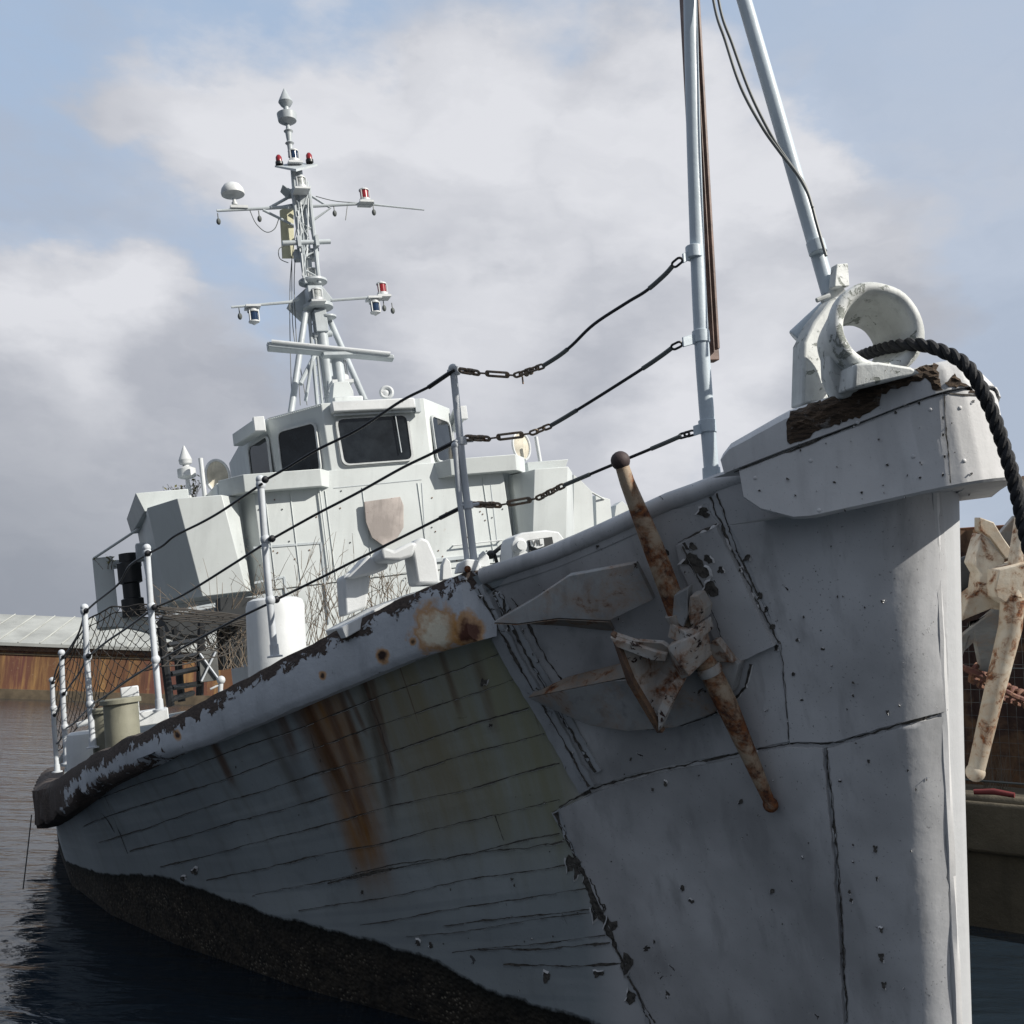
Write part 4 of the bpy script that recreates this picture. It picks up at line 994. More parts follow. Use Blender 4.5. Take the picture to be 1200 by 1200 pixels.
# shutter boxes above the windows
b = MB(); b.boxv(sp(10.22, .68, 3.06), sp(0, -1.26, 0) - sp(0, 0, 0), A * .18, V * .16); b.build('shutter_box', M['white'], WHO, bevel=.02)
b = MB(); b.tube([sp(10.3, .66, 3.03), sp(10.3, -.62, 3.03)], .016, 8); b.cbox(sp(10.3, -.62, 3.1), S * .08, A * .12, V * .2); b.build('wiper_rail', M['super2'], WHO)
for sd in (1, -1):
    b = MB(); p0 = sp(11.12, sd * 1.50, 3.03); p1 = sp(12.1, sd * 1.72, 3.03); e = p1 - p0; o = (S * sd * .16 - A * .05)
    b.boxv(p0, e, o, V * .20); b.build('shutter_box', M['super'], WHO, bevel=.015)
    b = MB(); b.cbox(p0 + o * .7 + V * .1 - A * .03, S * .16, A * .12, V * .22); b.build('box_end', M['white'], WHO, bevel=.01)
b = MB(); b.cbox(sp(12.6, 1.45, 3.33), S * .45, A * .3, V * .15); b.build('roof_box', M['super'], WHO, bevel=.01)
# bridge wing coamings (ledges)
for sd in (1, -1):
    b = MB(); pts = [(10.3, .90), (10.2, 1.0), (10.2, 2.0), (10.3, 2.2)]
    P = [(10.45, .80), (10.2, .98), (10.2, 2.05), (10.55, 2.35)]
    vs = []
    for a, s in P: vs += [sp(a, sd * s, 1.99), sp(a - .05, sd * s, 2.23), sp(a + .3, sd * s * .98, 2.25), sp(a + .3, sd * s * .98, 2.0)]
    fs = [(i * 4 + j, i * 4 + (j + 1) % 4, (i + 1) * 4 + (j + 1) % 4, (i + 1) * 4 + j) for i in range(3) for j in range(4)] + [(0, 1, 2, 3), (12, 13, 14, 15)]
    b.add(vs, fs); b.build('wing_ledge', M['super'], bridge, bevel=.008, smooth=20)
    # tapered screen box at each wing
    b = MB(); top = [(10.55, 2.12), (10.2, 2.36), (10.2, 2.94), (10.80, 3.30), (11.3, 3.30), (11.3, 2.12)]; bot = [(10.55, 2.07), (10.35, 2.16), (10.35, 2.74), (10.85, 3.15), (11.3, 3.15), (11.3, 2.05)]
    b.add([sp(a, sd * s, .64) for a, s in bot] + [sp(a, sd * s, 1.98) for a, s in top], [tuple(range(6)), tuple(range(6, 12))[::-1]] + [(i, (i + 1) % 6, 6 + (i + 1) % 6, 6 + i) for i in range(6)])
    b.build('wing_box', M['super'], bridge, bevel=.008, smooth=20)
    b = MB(); b.add([sp(a, sd * s, u) for a, s, u in [(11.32, 2.0, .62), (13.6, 2.0, .62), (13.6, 3.25, .62), (11.32, 3.13, .62), (11.32, 2.0, 2.0), (13.6, 2.0, 2.0), (13.6, 3.35, 2.0), (11.32, 3.28, 2.0)]], [(0, 3, 2, 1), (4, 5, 6, 7), (0, 1, 5, 4), (1, 2, 6, 5), (2, 3, 7, 6), (3, 0, 4, 7)])
    b.build('wing_side', M['super'], bridge, bevel=.006, smooth=20)
    # raised coaming on top, side panel and strut further aft
    b = MB(); b.hexa([sp(11.2, sd * 2.7, 1.99), sp(11.2, sd * 3.32, 1.99), sp(13.5, sd * 3.45, 1.99), sp(13.5, sd * 2.7, 1.99), sp(11.2, sd * 2.7, 2.27), sp(11.1, sd * 3.42, 2.25), sp(13.5, sd * 3.5, 2.25), sp(13.5, sd * 2.7, 2.27)])
    b.build('wing_coaming', M['super'], bridge, bevel=.008, smooth=20)
    b = MB(); b.cbox(sp(13.2, sd * 3.92, 1.05), S * .30, A * .03, V * 1.15); b.tube([sp(12.7, sd * 3.2, 2.05), sp(13.2, sd * 4.05, 1.62)], .022, 8); b.cbox(sp(13.3, sd * 3.6, 1.5), S * .5, A * .03, V * .14)
    b.build('side_screen', M['super'], bridge, bevel=.006)
    b = MB()
    for k in range(10):
        t0 = k / 10 * 1.2; 
    b.lathe(sp(13.0, sd * 3.55, .62), V, [(0, .17), (.28, .17), (.30, .13), (.52, .13), (.54, .18), (.85, .18), (.87, .14), (1.0, .14)], 18); b.build('side_lamp_housing', M['black'], bridge)
    b = MB(); b.cbox(sp(12.4, sd * 3.3, 1.55), S * .3, A * .3, V * .26); b.build('lamp_bracket', M['super2'], bridge, bevel=.02)
    b = MB(); pts = []
    for k in range(9):
        t = math.pi * .5 * k / 8; pts.append((3.25 + .85 * (k / 8), .62 - .28 * (1 - math.sin(t + .2)) - .1))
    vs = []
    for s_, u_ in pts: vs += [sp(13.0, sd * s_, u_), sp(13.6, sd * s_, u_), sp(13.0, sd * s_, u_ + .22), sp(13.6, sd * s_, u_ + .22)]
    b.add(vs, [f for i in range(8) for f in ((i * 4, i * 4 + 1, i * 4 + 5, i * 4 + 4), (i * 4 + 2, i * 4 + 3, i * 4 + 7, i * 4 + 6), (i * 4, i * 4 + 2, i * 4 + 6, i * 4 + 4))]); b.build('wing_apron', M['super'], bridge, smooth=60)
    # oval mesh dish with rim and posts on each wing
    c = PA(255, 558, 11.8) if sd > 0 else PA(611, 523, 11.8)
    x_ = (S - A * .3).normalized(); rim = [c + x_ * math.cos(2 * math.pi * k / 28) * .19 + V * math.sin(2 * math.pi * k / 28) * .25 for k in range(29)]
    b = MB(); b.tube(rim, .022, 8); b.build('dish_rim', M['white'], bridge)
    b = MB(); b.add(rim[:-1], [tuple(range(28))]); b.add([p + A * .02 for p in rim[:-1]], [tuple(range(28))[::-1]]); b.build('lichen_dish', M['dish'], bridge, smooth=0)
    q0, q1 = ((240, 582), (235, 537)) if sd > 0 else ((633, 541), (628, 512))
    b = MB(); b.tube([PA(*q0, 11.6), PA(*q1, 11.6)], .034, 10); b.build('wing_post', M['white'], bridge)
b = MB(); b.lathe(PA(223, 592, 11.9), V, [(0, .035), (.22, .035), (.24, .06), (.26, .035), (.40, .03), (.42, .10), (.44, .135), (.56, .135), (.57, .11), (.60, .05), (.62, .045), (.64, .09), (.70, .10), (.92, .012)], 20)
b.build('spike_antenna', M['white'], bridge, smooth=30)
for k in range(3):
    b = MB(); c = PA(*[(182, 596), (192, 592), (197, 586)][k], 12.2); b.lathe(c, V, [(-.1, .04), (.02, .05), (.06, .03)], 10); b.build('small_vent', M['white'], bridge)
# port side aft lockers
b = MB(); b.prism([PA(x, y, 14.5) for x, y in [(718, 620), (722, 592), (729, 587), (742, 598), (742, 622)]], A * .3); b.build('deck_locker', M['super'], SHIP, bevel=.008)
b = MB(); b.prism([PA(x, y, 13.2) for x, y in [(699, 626), (698, 580), (715, 585), (719, 624)]], A * .3); b.build('deck_locker', M['super'], SHIP, bevel=.008)
b = MB(); b.prism([PA(x, y, 12.6) for x, y in [(672, 640), (672, 556), (680, 562), (694, 576), (697, 632)]], A * .4); b.tube([PA(677, 568, 12.7), PA(708, 585, 13.2)], .02, 8)
b.build('deck_locker', M['super'], SHIP, bevel=.008)
# foremost panel lines, doors, seams
b = MB()
def bar3(p0, p1, wd=.02, dp=.012):
    d = (p1 - p0).normalized(); n_ = -A; s_ = d.cross(n_).normalized() * wd / 2
    b.add([p0 - s_, p0 + s_, p1 + s_, p1 - s_, p0 - s_ + n_ * dp, p0 + s_ + n_ * dp, p1 + s_ + n_ * dp, p1 - s_ + n_ * dp], [(4, 5, 6, 7), (0, 1, 5, 4), (1, 2, 6, 5), (2, 3, 7, 6), (3, 0, 4, 7)])
for x0, y0, x1, y1 in [(297, 642, 376, 636), (376, 636, 386, 730), (298, 683, 333, 676), (333, 676, 336, 700)]: bar3(PA(x0, y0, 10.4), PA(x1, y1, 10.4), .03, .012)
b.build('access_panel_frame', M['super2'], bridge)
for x0, y0, x1, y1 in [(391, 572, 494, 562), (494, 566, 500, 655), (575, 568, 583, 640)]:
    b = MB(); bar3(PA(x0, y0, 10.4), PA(x1, y1, 10.4), .010, .006); b.build('plate_seam', M['super2'], bridge)
b = MB(); bar3(PA(510, 657, 10.4), PA(592, 648, 10.4), .05, .04); b.build('rubbing_strip', M['super2'], bridge)
b = MB(); bar3(PA(205, 718, 10.45), PA(318, 697, 10.45), .06, .05); b.build('rubbing_strip', M['super2'], bridge)
b = MB(); b.tube([PA(598, 545, 10.7), PA(604, 645, 10.7)], .018, 8); b.build('drain_pipe', M['super2'], bridge)
for k in range(46):
    x = rs.uniform(270, 600); y = rs.uniform(575, 690); q = PA(x, y, 10.394); b = MB(); b.lathe(q, -A, [(0, .010), (.003, .012), (.004, .001)], 7); b.build('screw_head', M['rustedge'] if k % 3 else M['shadow'], bridge)
for k in range(7):
    y0_ = 2.2 - .02; x_ = [-1.55, -1.1, -.5, .35, .9, 1.4, 1.75][k]; b = MB(); b.tube([sp(10.39, x_, .65), sp(10.39, x_, 1.95)], .006, 4); b.build('plate_seam', M['super'], bridge)
b = MB(); b.tube([sp(10.33, -1.7, .95), sp(10.33, -.9, .95)], .012, 6); b.tube([sp(10.4, -1.68, .95), sp(10.33, -1.68, .95)], .012, 6); b.tube([sp(10.4, -.92, .95), sp(10.33, -.92, .95)], .012, 6); b.build('grab_rail', M['white'], bridge)
for x_ in (.98, -1.25): b = MB(); b.tube([sp(10.36, x_, .7), sp(10.36, x_, 1.98)], .014, 6); b.build('cable_conduit', M['super'], bridge)
# crest board
sh = [(427, 588), (469, 582), (473, 592), (473, 618), (466, 630), (450, 640), (436, 630), (429, 612)]
outl('crest_board', sh, 10.30, .035, M['crest'], .004, bridge, label='blank weathered plywood crest board')

# ---- roof clutter
b = MB(); b.cbox(sp(10.9, .30, 3.33), S * .45, A * .4, V * .16); b.build('roof_box', M['super'], WHO, bevel=.02)
b = MB(); c = PA(453, 460, 10.8); b.torus(c, (-A + S * .3), .085, .03, 20, 8); b.lathe(c + A * .08, -A, [(0, .06), (.08, .06), (.10, .02)], 14); b.build('horn', M['white'], WHO)
outl('lamp_pedestal', [(389, 471), (391, 448), (408, 446), (414, 458), (415, 470)], 11.4, .3, M['super'], .01, WHO)

# ================================================== MAST
MA = 13.3
def mp(x, y, da=0): return PA(x, y, MA + da)
mast = MB()
def mt(p, q, r, n=8, da=0, db=None): mast.tube([mp(*p, da), mp(*q, da if db is None else db)], r, n)
mt((358, 366), (341, 484), .055, 10, -.2, -.6); mt((385, 372), (428, 470), .055, 10, .2, -.5); mt((374, 362), (388, 476), .10, 12); mt((362, 366), (372, 476), .035); mt((367, 366), (378, 476), .03); mt((358, 470), (366, 420), .03, 8, -.3)
mt((352, 450), (372, 410), .04, 8, -.4, 0); mt((392, 430), (368, 395), .03)
mt((349, 196), (364, 335), .075, 12); mt((344, 196), (346, 222), .06)
mt((343, 222), (358, 332), .04, 8, -.15); mt((362, 222), (374, 332), .04, 8, -.15); mt((347, 222), (354, 300), .03, 8, .3); mt((356, 222), (372, 300), .03, 8, .3)
for k in range(7):
    y = 232 + k * 14; mt((345 + k * 1.9, y), (363 + k * 1.7, y + 9 * (-1) ** k), .018, 6, -.15)
for k in range(8):
    y = 380 + k * 12; mt((361 + k * 1.2, y), (369 + k * 1.2, y), .012, 5)
mo = mast.build('mast', M['super2'], SHIP, smooth=40)
def mpart(name, mat=None, **kw):
    return lambda b: b.build(name, mat or M['super2'], mo, **kw)
# pole and top hamper
b = MB(); c0 = mp(341, 184); c1 = mp(333, 104); d = c1 - c0; L = d.length; k = L / 80
prof = [(0, .05), (8 * k, .045), (14 * k, .05), (16 * k, .08), (18 * k, .045), (28 * k, .06), (30 * k, .085), (32 * k, .045), (38 * k, .03), (40 * k, .12), (42 * k, .165), (50 * k, .18), (51 * k, .13), (52.5 * k, .10), (54 * k, .05), (58 * k, .05), (60 * k, .09), (64 * k, .13), (66 * k, .12), (80 * k, .012)]
b.lathe(c0, d, prof, 20); b.build('topmast', M['super2'], mo, smooth=30)
b = MB(); ctr = mp(347, 195); b.add([mp(322, 194), mp(347, 198, -.3), mp(372, 192), mp(347, 190, .4)], [(0, 1, 2, 3)]); b.add([mp(322, 196), mp(347, 201, -.3), mp(372, 194.5), mp(347, 193, .4)], [(3, 2, 1, 0)]); b.v += []; b.f += [(0, 1, 5, 4), (1, 2, 6, 5), (2, 3, 7, 6), (3, 0, 4, 7)]; b.build('lamp_platform', M['super2'], mo, smooth=0)
def lamp(x, y, hgt, rad, lens, name, da=0, hang=False, base=True, par=None):
    root = MB(); c = mp(x, y, da); up = V if not hang else -V
    root.lathe(c, up, [(0, rad * 1.15), (hgt * .22, rad * 1.15), (hgt * .24, rad * .8), (hgt * .26, rad * .8)], 14)
    root.lathe(c, up, [(hgt * .82, rad * 1.1), (hgt * .9, rad * 1.1), (hgt * .96, rad * .6), (hgt * 1.08, rad * .15)], 14)
    for q in range(3):
        t = 2 * math.pi * q / 3 + .6; x_, y_ = frame(V); o = (x_ * math.cos(t) + y_ * math.sin(t)) * rad * 1.1; root.tube([c + o, c + o + up * hgt * .85], rad * .14, 5)
    if base: root.cbox(c - up * hgt * .10, S * rad * 3, A * rad * 3, V * hgt * .14)
    o = root.build('signal_lamp', M['white'], mo, smooth=40)
    b = MB(); b.lathe(c, up, [(hgt * .24, rad * .92), (hgt * .84, rad * .92)], 14); b.build('lens', lens, o); return o
def small_red(x, y):
    c = mp(x, y); b = MB(); b.lathe(c, V, [(0, .07), (.05, .07), (.055, .05)], 12); o = b.build('signal_lamp', M['black'], mo); b = MB(); b.lathe(c, V, [(.055, .055), (.14, .055), (.18, .03), (.19, .01)], 12); b.build('lens', M['red'], o)
small_red(327.5, 193); small_red(363, 190.5)
lamp(345, 191, .26, .085, M['blue'], 'l'); lamp(353, 222, .24, .09, M['clear'], 'l', -.35); lamp(428, 237, .27, .085, M['red'], 'l')
lamp(448.5, 347, .27, .085, M['red'], 'l'); lamp(438, 352, .27, .085, M['blue'], 'l', 0, True); lamp(296, 362, .27, .085, M['blue'], 'l', 0, True)
lamp(372, 353, .24, .085, M['clear'], 'l', -.3); lamp(366, 327, .2, .10, M['clear'], 'l'); lamp(399, 447, .42, .12, M['clear'], 'l', -.9)
# upper yard
b = MB(); b.tube([mp(254, 247), mp(330, 243), mp(346, 240)], [.025, .034, .034], 8); b.tube([mp(315, 244), mp(340, 230)], .028, 7); b.tube([mp(308, 246), mp(344, 264)], .024, 7); b.tube([mp(336, 243, -.2), mp(349, 243, .1)], .03, 7)
b.tube([mp(360, 242), mp(438, 238), mp(436, 239)], .03, 8); b.tube([mp(362, 228), mp(387, 244), mp(367, 258)], .024, 7); b.cbox(mp(430, 238), S * .22, A * .2, V * .06); b.tube([mp(430, 239), mp(497, 246)], [.020, .014], 6); b.build('upper_yard', M['super2'], mo)
b = MB(); b.tube([mp(271, 360), mp(340, 354), mp(350, 350)], [.022, .03, .03], 8); b.tube([mp(388, 352), mp(430, 349), mp(456, 347)], .028, 8); b.cbox(mp(449, 348), S * .22, A * .2, V * .05); b.build('lower_yard', M['super2'], mo)
b = MB(); b.lathe(mp(275, 240), V, [(0, .05), (.04, .05), (.05, .03), (.12, .03)], 10); b.lathe(mp(273, 228), V, [(0, .10), (-.004, .20), (.03, .205), (.10, .19), (.17, .14), (.21, .07), (.22, .005)], 24); b.cbox(mp(280, 243), S * .3, A * .1, V * .05); b.build('radome', M['white'], mo, smooth=50)
b = MB(); b.prism([mp(x, y, .3) for x, y in [(328, 246), (344, 240), (345, 302), (331, 302)]], A * .05); b.build('flat_board', M['yellow'], mo, bevel=.006)
b = MB(); b.tube([mp(331, 285, -.2), mp(387, 283, -.2)], .045, 12); b.cbox(mp(350, 284, -.2), S * .06, A * .14, V * .2); b.cbox(mp(371, 283, -.2), S * .06, A * .14, V * .2); b.build('cross_tube', M['super2'], mo, smooth=40)
b = MB(); b.prism([mp(x, y, -.2) for x, y in [(349, 218), (350, 212), (362, 212), (361, 240), (352, 240)]], A * .2); b.prism([mp(x, y, -.1) for x, y in [(345, 292), (374, 290), (374, 302), (347, 303)]], A * .2)
b.prism([mp(x, y, -.15) for x, y in [(331, 216), (340, 221), (362, 219), (365, 216), (364, 222), (340, 225)]], A * .3); b.build('bracket', M['super2'], mo, bevel=.01)
b = MB(); b.lathe(mp(367, 333), V, [(0, .20), (.02, .255), (.06, .255), (.07, .2)], 24); b.build('lamp_shelf', M['super2'], mo, smooth=40); b = MB(); b.lathe(mp(373, 363), V, [(0, .18), (.02, .27), (.08, .27), (.09, .2)], 24); b.build('lamp_shelf', M['super2'], mo, smooth=40); b = MB(); b.lathe(mp(384, 374), V, [(0, .1), (.02, .16), (.05, .16)], 16); b.build('lamp_shelf', M['super2'], mo, smooth=40)
b = MB(); b.prism([mp(x, y, .15) for x, y in [(338, 356), (360, 336), (377, 334), (390, 350), (378, 362), (366, 374), (357, 374)]], A * .25); b.build('mast_gusset', M['super2'], mo, bevel=.01)
b = MB(); b.cbox(mp(368, 346, -.1), S * .26, A * .3, V * .26); b.cbox(mp(375, 378, 0), S * .22, A * .25, V * .4); b.build('mast_box', M['super2'], mo, bevel=.01)
b = MB(); b.lathe(mp(378, 392), (S - V * .1), [(-.18, .02), (-.16, .06), (.16, .06), (.18, .02)], 12); b.build('floodlight', M['super2'], mo)
# radar
b = MB(); p0 = mp(314, 404, -1.0); p1 = mp(462, 418, -1.3); e = p1 - p0; tl = V * .12
b.hexa([p0 - V * .03 - A * .0, p0 - V * .03 + e, p0 + e - V * .06 + A * .14, p0 - V * .08 + A * .14, p0 + tl * .5, p0 + e + tl * .35, p0 + e + tl * .3 + A * .16, p0 + tl * .5 + A * .16])
ra = b.build('radar_scanner', M['super2'], SHIP, bevel=.015, smooth=30)
b = MB(); b.tube([p0 + V * .06 - A * .01 + e * .03, p0 + e * .97 + V * .045 - A * .01], .032, 10); b.build('scanner_tube', M['white'], ra)
b = MB(); b.lathe(mp(399, 452, -1.0), V, [(0, .10), (.45, .10), (.5, .14), (.56, .14)], 14); b.cbox(mp(395, 416, -1.1), S * .5, A * .2, V * .06); b.build('scanner_pedestal', M['super2'], ra, bevel=.01)
# hanging blocks and halyards
for x, y in [(255, 250), (303, 247), (391, 241), (437, 240), (280, 361), (449, 352), (459, 355)]:
    b = MB(); c = mp(x, y); b.tube([c, c - V * .10], .010, 6); b.ball(c - V * .15, .04, 8, 1.5, V); b.build('halyard_block', M['wiregrey'], mo)
b = MB()
for q in [[(342, 300), (343, 380), (350, 420), (360, 475)], [(346, 300), (345, 350), (352, 475)], [(352, 240), (340, 330), (342, 480)], [(293, 247), (300, 262), (312, 272), (322, 268), (327, 255)], [(335, 287), (327, 292), (328, 303), (338, 308)], [(370, 230), (395, 236), (430, 238)], [(407, 242), (405, 258)]]:
    b.tube(catmull([mp(*t) for t in q], 5), .008, 5)
b.build('mast_cable', M['wiregrey'], mo)
for k in range(24):
    b = MB()
    if k < 14: b.tube([mp(350 + rs.uniform(-2, 12), rs.uniform(225, 330), -.2), mp(350 + rs.uniform(-2, 14), rs.uniform(225, 330), -.2)], .012, 5)
    else: b.tube([mp(383 + rs.uniform(-4, 6), rs.uniform(455, 475), -.7), mp(383 + rs.uniform(-4, 6), rs.uniform(445, 475), -.7)], .012, 5)
    b.build('mast_conduit', M['super2'], mo)

# ================================================== ANCHORS
SA = empty('anchor', hit(800, 740)[0], label='rusty grey anchor with two pointed flukes, stowed flat on the near side of the bow', category='anchor', group='bow anchors')
def rel(x, y, h): q = hit(x, y, 0, BV); return q[0] + q[1] * h
def relief(name, pts, polys, mat, par, back=.03, bev=.004):
    b = MB(); P = [rel(*p) for p in pts]; Nn = [hit(p[0], p[1], 0, BV)[1] for p in pts]; m = len(P)
    cnt = {}
    for f in polys:
        for i in range(len(f)): cnt.setdefault(tuple(sorted((f[i], f[(i + 1) % len(f)]))), []).append((f[i], f[(i + 1) % len(f)]))
    rim = [(e[0][1], e[0][0], e[0][0] + m, e[0][1] + m) for e in cnt.values() if len(e) == 1]
    b.add(P + [p - n_ * back for p, n_ in zip(P, Nn)], [tuple(f) for f in polys] + [tuple(i + m for i in f[::-1]) for f in polys] + rim)
    return b.build(name, mat, par, bevel=bev, smooth=25)
# flukes
relief('fluke', [(590, 716, .16), (640, 686, .18), (678, 660, .19), (754, 649, .16), (774, 693, .13), (725, 713, .18), (668, 706, .22), (620, 714, .20)],
       [(0, 1, 7), (1, 2, 6, 7), (2, 3, 5, 6), (3, 4, 5)], M['anchor'], SA, .045)
relief('fluke_flange', [(590, 717, .165), (620, 715, .205), (668, 707, .225), (725, 714, .185), (724, 733, .08), (700, 731, .08), (668, 726, .09), (625, 722, .11)],
       [(0, 1, 7), (1, 2, 6, 7), (2, 3, 5, 6), (3, 4, 5)], M['flange'], SA, .035)
relief('fluke', [(631, 802, .17), (680, 788, .22), (735, 778, .22), (790, 778, .20), (845, 745, .10), (874, 772, .09), (868, 802, .10), (845, 826, .11), (800, 842, .12), (745, 845, .13), (700, 836, .15), (655, 815, .16)],
       [(0, 1, 11), (1, 2, 10, 11), (2, 9, 10), (2, 3, 8, 9), (3, 7, 8), (3, 4, 5, 6, 7)], M['anchor'], SA, .085)
relief('fluke_flange', [(631, 801, .175), (672, 784, .13), (715, 774, .12), (765, 762, .12), (785, 772, .16), (735, 777, .225), (680, 787, .225)],
       [(0, 1, 6), (1, 2, 5, 6), (2, 3, 4, 5)], M['flange'], SA, .035)
# crown
cr_ = relief('crown', [(742, 710, .40), (765, 722, .36), (795, 730, .30), (815, 748, .26), (818, 777, .28), (800, 824, .36), (786, 806, .34), (762, 765, .38), (775, 758, .22), (790, 770, .22)],
       [(0, 1, 8, 7), (1, 2, 3, 8), (3, 4, 9, 8), (4, 5, 6, 9), (6, 7, 8, 9)], M['anchor_rust'], SA, .04)
relief('crown_edge', [(741, 709, .41), (746, 710, .42), (768, 764, .40), (804, 826, .37), (797, 827, .36), (760, 768, .37)], [(0, 1, 2, 5), (2, 3, 4, 5)], M['rustedge'], cr_, .05)
relief('crown_block', [(801, 735, .30), (822, 724, .36), (847, 720, .30), (851, 754, .26), (835, 765, .34), (817, 773, .28), (804, 760, .24), (824, 745, .40)],
       [(0, 1, 7), (1, 2, 7), (2, 3, 7), (3, 4, 7), (4, 5, 7), (5, 6, 7), (6, 0, 7)], M['anchor_rust'], cr_, .10)
relief('crown_lug', [(802, 708, .24), (806, 680, .26), (823, 673, .24), (826, 700, .28), (818, 716, .26)], [(0, 1, 2, 3, 4)], M['anchor'], cr_, .08)
relief('crown_lug', [(825, 700, .26), (828, 680, .28), (838, 682, .24), (844, 700, .2), (842, 712, .2), (830, 718, .26)], [(0, 1, 2, 3, 4, 5)], M['anchor_rust'], cr_, .10)
relief('crown_lug', [(850, 738, .18), (858, 736, .20), (871, 768, .12), (852, 765, .14), (838, 762, .16)], [(0, 1, 2, 3, 4)], M['anchor_rust'], cr_, .06)
# stock
hs = hit(728, 538); Dst0 = depth(hit(800, 735)[0]) - .42; Dst1 = Dst0 + .05
Dt = depth(rel(793, 735, .20)); Db = depth(rel(905, 943, .10)); 
stk = lerpD([(727, 540), (735, 565), (765, 640), (796, 722), (832, 786), (850, 822), (880, 890), (903, 943)], Dt - .10, Db)
b = MB(); b.tube(stk, [.036, .040, .056, .058, .060, .060, .044, .030], 18); b.build('stock', M['stock'], SA)
b = MB(); b.lathe(stk[3] - (stk[4] - stk[3]).normalized() * .03, (stk[4] - stk[3]), [(0, .056), (.0, .070), (.04, .072), (.06, .064)], 18); b.build('stock_collar', M['anchor_rust'], SA)
b = MB(); b.lathe(stk[4] - (stk[5] - stk[4]).normalized() * .03, (stk[5] - stk[4]), [(0, .056), (.0, .068), (.03, .070), (.05, .064)], 18); b.build('stock_collar', M['anchor_rust'], SA)
relief('crown_rib', [(742, 711, .43), (790, 737, .33), (802, 742, .31), (800, 750, .31), (786, 747, .33), (750, 722, .43)], [(0, 1, 4, 5), (1, 2, 3, 4)], M['anchor_rust'], cr_, .05)
relief('crown_rib', [(801, 824, .39), (796, 800, .36), (806, 776, .31), (816, 768, .28), (820, 776, .28), (808, 800, .34)], [(0, 1, 5), (1, 2, 4, 5), (2, 3, 4)], M['anchor_rust'], cr_, .06)
relief('crown_lug', [(796, 730, .22), (800, 712, .24), (826, 718, .30), (846, 712, .24), (850, 726, .24), (826, 730, .33)], [(0, 1, 2, 5), (2, 3, 4, 5)], M['anchor_rust'], cr_, .10)
b = MB(); b.ball(stk[0], .052, 16); b.build('stock_ball', M['stockball'], SA)
b = MB(); b.ball(stk[-1], .042, 16); b.build('stock_ball', M['stock'], SA)

# far-side anchor
PAo = at(1188, 690, 6.2)
PN = empty('anchor', PAo, label='cream rust-speckled anchor on the far side of the bow, partly hidden', category='anchor', group='bow anchors')
def aslab(name, pts, D, th, mat, par, bev=.008, dd=None):
    b = MB(); q = [at(x, y, D + (dd[i] if dd else 0)) for i, (x, y) in enumerate(pts)]; b.prism(q, FW * th); return b.build(name, mat, par, bevel=bev, smooth=25)
aslab('crown', [(1141, 660), (1151, 625), (1160, 632), (1178, 655), (1176, 668), (1160, 690), (1164, 705), (1128, 728), (1132, 700), (1146, 690), (1148, 672)], 6.2, .14, M['portanchor'], PN, dd=[0, .08, .1, 0, 0, -.05, 0, .1, .1, 0, 0])
aslab('crown_block', [(1166, 690), (1171, 668), (1205, 658), (1240, 660), (1245, 710), (1195, 717), (1168, 700)], 6.05, .2, M['portanchor'], PN)
aslab('crown_arm', [(1126, 728), (1136, 697), (1168, 702), (1200, 716), (1170, 715), (1165, 712)], 6.18, .10, M['portanchor'], PN)
aslab('fluke', [(1148, 606), (1165, 612), (1176, 630), (1190, 650), (1200, 655), (1178, 655), (1160, 630), (1148, 622)], 6.45, .08, M['portanchor'], PN)
aslab('fluke', [(1170, 628), (1190, 604), (1225, 620), (1240, 660), (1195, 650)], 6.7, .05, M['anchor'], PN, dd=[0, -.1, 0, .3, .3])
aslab('fluke', [(1118, 760), (1128, 745), (1168, 712), (1184, 718), (1176, 790), (1166, 790), (1150, 786), (1140, 735), (1128, 770), (1120, 780)], 6.35, .05, M['anchor'], PN, dd=[.55, .3, 0, 0, .75, .75, .75, .25, .6, .7])
b = MB(); b.tube([at(1187, 700, 6.1), at(1184, 735, 6.1), at(1163, 820, 6.1), at(1144, 902, 6.1)], [.07, .068, .058, .050], 18); b.tube([at(1187, 700, 6.1), at(1205, 560, 6.25)], [.06, .045], 14); b.build('stock', M['portanchor'], PN)
b = MB(); b.ball(at(1143, 905, 6.1), .058, 16); b.build('stock_ball', M['portanchor'], PN)
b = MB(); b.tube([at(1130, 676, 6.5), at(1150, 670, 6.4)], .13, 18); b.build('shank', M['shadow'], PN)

# ================================================== MOORING ROPE
rp = [(1004, 420, 5.05), (1018, 414, 4.85), (1046, 406, 4.60), (1077, 404, 4.47), (1103, 411, 4.40), (1126, 423, 4.34), (1140, 438, 4.30), (1152, 460, 4.28), (1165, 490, 4.27), (1180, 535, 4.25), (1190, 570, 4.23), (1202, 625, 4.2), (1218, 690, 4.15), (1245, 780, 4.0), (1300, 900, 3.7)]
P = catmull([at(*q) for q in rp], 14)
b = MB(); L = 0; Rr = .0155
strands = [[], [], []]; x = None
for i, p in enumerate(P):
    d = (P[min(i + 1, len(P) - 1)] - P[max(i - 1, 0)]).normalized()
    if x is None: x, y = frame(d)
    else: x = (x - d * x.dot(d)).normalized(); y = d.cross(x)
    if i: L += (p - P[i - 1]).length
    for k in range(3):
        t = 2 * math.pi * (k / 3 + L / .16); strands[k].append(p + (x * math.cos(t) + y * math.sin(t)) * Rr)
for s_ in strands: b.tube(s_, .0168, 8)
b.build('mooring_rope', M['rope'], None, label='thick black twisted mooring rope leading from the white bow fairlead', category='rope')
b = MB(); b.tube(catmull([at(37, 955, 10.2), at(32, 1000, 10.0), at(27, 1042, 9.9)], 5), .006, 6); b.build('hanging_line', M['wire'], None, label='thin dark line hanging into the water off the ship\'s dark broken side', category='line')

